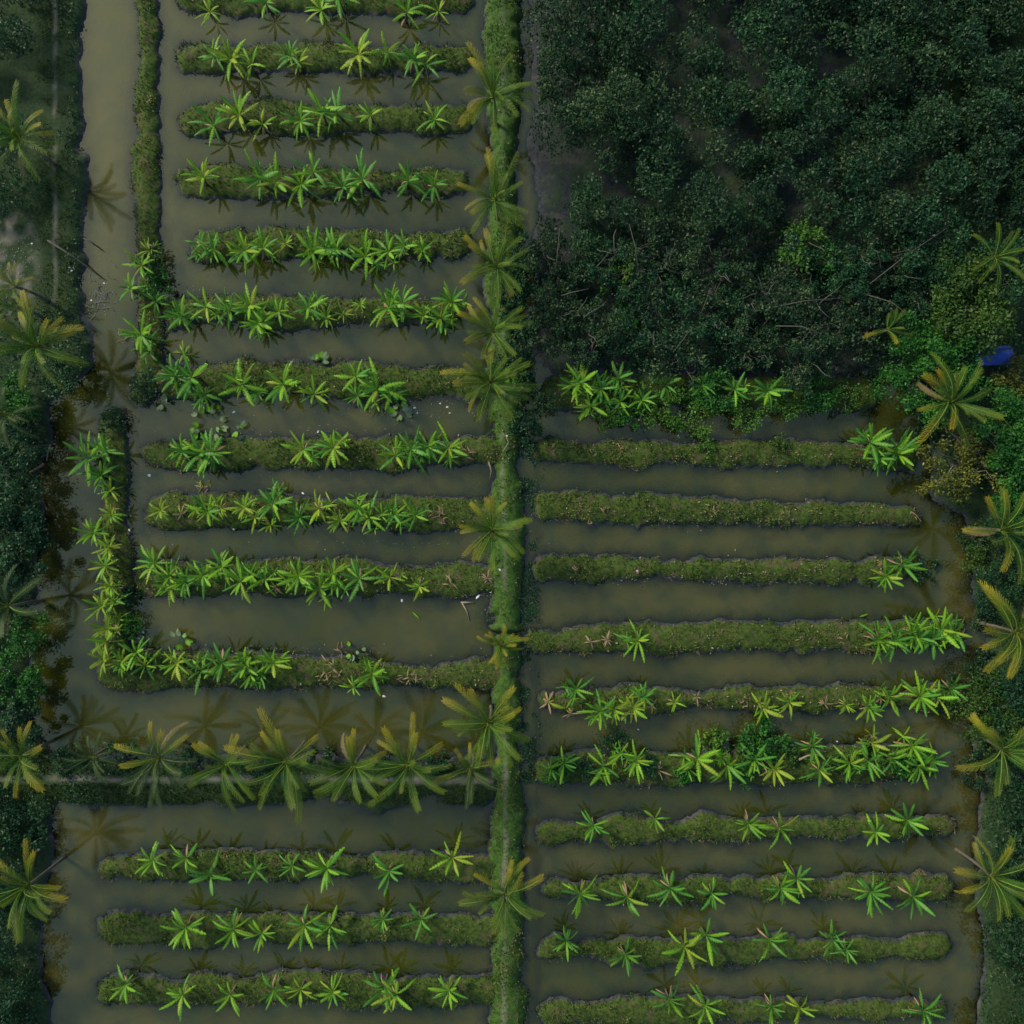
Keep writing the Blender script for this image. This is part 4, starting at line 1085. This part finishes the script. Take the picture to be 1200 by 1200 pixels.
dead_heap(527, 682, 6, .8, 'thin dry leaves near the dike end of first left bed')
dead_heap(571, 678, 6, .5, 'dry leaf heap against the dike beside the white bag')
dead_heap(147, 397, 6, .6, 'brown leaves at the left edge of upper upright bed')
dead_heap(1072, 607, 4, .4, 'dry stub of leaves at the right end of second right bed')
dead_heap(1005, 521, 5, .4, 'orange-brown dry leaves left of the first right bed bananas')
dead_heap(708, 596, 4, .6, 'dry brown leaves on the left part of second right bed', size=.7)
dead_heap(747, 670, 5, .6, 'dry leaves on the left part of third right bed', size=.6)
dead_heap(786, 673, 5, .5, 'reddish dry leaves on the middle of third right bed', size=.6)
dead_heap(674, 668, 4, .5, 'dry leaves near the left end of third right bed', size=.6)
dead_heap(836, 597, 6, .6, 'pale dry leaves on the middle of second right bed', size=.6)
dead_heap(917, 600, 5, .5, 'pale dry leaves right of middle on second right bed', size=.6)
dead_heap(985, 748, 5, .5, 'brown dry leaves on the right part of fourth right bed', size=.6)
dead_heap(933, 750, 3, .4, 'small dry leaves on the middle of fourth right bed', size=.6)
dead_heap(648, 527, 4, .4, 'pale dry leaf stubs at the left end of first right bed', size=.7)
dead_heap(674, 522, 3, .3, 'second pale dry stub on the first right bed', size=.6)
dead_heap(692, 528, 3, .3, 'third pale dry stub on the first right bed', size=.6)
dead_heap(724, 525, 3, .4, 'fourth pale dry stub on the first right bed', size=.7)
dead_heap(921, 528, 3, .4, 'dry reddish leaves beside the low olive bush', size=.5)
dead_heap(868, 822, 4, .5, 'dry orange leaves on the middle of fifth right bed', size=.6)
dead_heap(730, 903, 4, .5, 'dry grey-pink leaves on the sixth right bed left half', size=.6)
pts = []
for kk, cnt in (('R1', 240), ('R2', 300), ('R3', 300), ('R4', 260), ('R5', 260), ('R6', 260), ('L3', 160), ('L4', 160), ('L5', 200), ('L6', 200), ('L7', 240), ('D', 260), ('L2', 120), ('L1', 80)):
    A = BED_POINTS[kk]; c0 = A[nrg.integers(0, len(A), 9)]
    src = c0[nrg.integers(0, 9, cnt)] + np.stack([nrg.normal(0, .55, cnt), nrg.normal(0, .4, cnt), np.zeros(cnt)], 1)
    mixs = np.where((nrg.random(cnt) < .5)[:, None], src, A[nrg.integers(0, len(A), cnt)])
    mixs[:, 2] = np.maximum(bed_height(kk, mixs[:, 0], mixs[:, 1]), 0) + .12
    pts.append(mixs)
SC = np.concatenate(pts)
V, F, T = leaf_quads(SC, 0.11, 1.5)
tag(put('leaf_scraps', np_mesh('leaf_scraps', V, F, M['scrap'], False, {'tint': T})), 'dry pinkish brown leaf scraps strewn over the beds', 'leaf scraps', kind='stuff')
# floating green leaves
for px, py, s_, rz, words in ((487, 720, 1.0, -.7, 'single green banana leaf floating in the widest left pond'), (1010, 721, 1.0, .35, 'single yellow-green leaf floating above the fourth right bed')):
    put_o = put('floating_leaf', LEAVES['ban_bright'][3], loc=(wx(px) - .4 * math.cos(rz), wy(py) - .4 * math.sin(rz), .12), rot=(0, -.22, rz), scale=s_)
    tag(put_o, words, 'leaf')

def fallen(pts_, r0, mat, label, name='fallen_branch', z=.10):
    P = [Vector((wx(a), wy(b), max(any_height(wx(a), wy(b)), 0) + z + (c if len(q) > 2 else 0))) for q in pts_ for a, b, c in [(*q, 0)[:3]]]
    base = P[0].copy()
    v, f = tube([p - base for p in P], [r0 * (1 - .55 * i / (len(P) - 1)) for i in range(len(P))], 6)
    tag(put(name, mesh(name, v, f, M[mat], True), loc=base), label, 'branch', 'fallen branches')
fallen([(20, 542, .2), (30, 532, .5), (45, 524, .6), (60, 522, .5)], .13, 'redwood', 'upper curved reddish bough on the left bank')
fallen([(62, 521, .3), (59, 530, .3), (57, 540, .2)], .11, 'wood', 'short pale bough joining the curved ones on left bank')
fallen([(54, 544, .2), (47, 549, .3), (40, 554, .3)], .15, 'redwood', 'thick reddish lower bough on the left bank')
fallen([(70, 290, 1.2), (95, 306, .8), (110, 318, .3), (123, 328, .05)], .10, 'bark_dark', 'long dark pole slanting from the left bank into the canal')
fallen([(104, 283, .8), (112, 287, .4), (121, 294, .05)], .09, 'bark_dark', 'short dark pole slanting into the canal at the top')
fallen([(540, 706), (556, 706)], .11, 'wood', 'pale horizontal branch floating near the white bag')
fallen([(542, 707), (547, 716), (550, 727)], .09, 'wood', 'pale forked branch floating below the horizontal one')
fallen([(36, 770, .1), (44, 757, .1), (47, 748, .1)], .07, 'wood', 'pale stick at the water edge of the left bank')
fallen([(590, 530, .2), (596, 520, .3), (593, 512, .3)], .08, 'wood', 'pale bent stalk lying on the dike near third left bed')
fallen([(573, 542, .2), (576, 552, .2), (574, 562, .1)], .09, 'wood', 'pale stalk hanging at the dike left edge')
fallen([(931, 886, .6), (942, 882, .5), (952, 881, .5), (962, 884, .3)], .12, 'wood', 'pale bent banana stalk on sixth right bed')
for px, py, ex, ey, words in ((742, 340, 728, 285, 'long pale bare limb rising left of the yellow-leaved sapling'), (717, 283, 712, 318, 'thin pale bare limb above the sapling'),
                              (648, 335, 652, 290, 'pale bare limb at the wood left side'), (895, 392, 938, 405, 'upper curved bare limb in the middle of the wood'),
                              (870, 376, 962, 366, 'long pale horizontal limb in the wood'), (1000, 345, 1075, 290, 'long pale slanting limb toward the upper right'),
                              (985, 354, 1040, 390, 'pale limb slanting down to the thin palm'), (655, 358, 684, 356, 'pale horizontal limb at the wood left side')):
    mx_, my_ = (px + ex) / 2 + rng.uniform(-5, 5), (py + ey) / 2 + rng.uniform(-6, 2)
    fallen([(px, py, 3.2), (mx_, my_, 4.3), (ex, ey, 4.8)], .055, 'bark_dark', words, 'bare_limb')

hx, hy = wx(118), wy(345)
root = put('floating_branch_heap', None, loc=(hx, hy, 0)); root.empty_display_size = .2
tag(root, 'grey tangle of floating dead branches in the upper left canal', 'branch heap')
for i in range(46):
    a = rng.uniform(0, 6.28); c0 = Vector((rng.gauss(0, .75), rng.gauss(0, 1.1), rng.uniform(-.02, .16))); l_ = rng.uniform(.3, 1.0)
    d_ = Vector((math.cos(a), math.sin(a), rng.uniform(-.05, .15))) * l_
    v, f = tube(limb_path(c0 - d_ * .5, c0 + d_ * .5, .05, rng, 3), [.035, .03, .025, .012], 4)
    put('branch', mesh('branch', v, f, M['rubble'] if i % 3 else M['wood']), root)
# blue tarpaulin stretched over poles
def tarp():
    x, y = at(1163, 417, 2.4)
    z = any_height(x, y)
    root = put('tarpaulin_shelter', None, loc=(x, y, z), rot=(0, 0, .08))
    tag(root, 'bright blue tarpaulin shelter half hidden among the right trees', 'tarpaulin')
    V, F = [], []
    nx, ny = 18, 12
    for j in range(ny + 1):
        for i in range(nx + 1):
            u, v = i / nx - .5, j / ny - .5
            zz = 2.4 - 0.9 * abs(v) - .25 * (abs(u) * 2) ** 2 + .08 * math.sin(9 * u + 4 * v) + .06 * math.sin(17 * v - 6 * u)
            V.append((u * 3.9, v * 1.8, zz))
    for j in range(ny):
        for i in range(nx):
            a = j * (nx + 1) + i
            F.append((a, a + 1, a + nx + 2, a + nx + 1))
    put('sheet', mesh('sheet', V, F, M['tarp'], True), root)
    for sx in (-1.7, 1.7):
        for sy in (-.75, .75):
            v, f = tube([Vector((sx, sy, -.2)), Vector((sx, sy, 1.75))], [.05, .05], 6)
            put('pole', mesh('pole', v, f, M['wood']), root)
tarp()
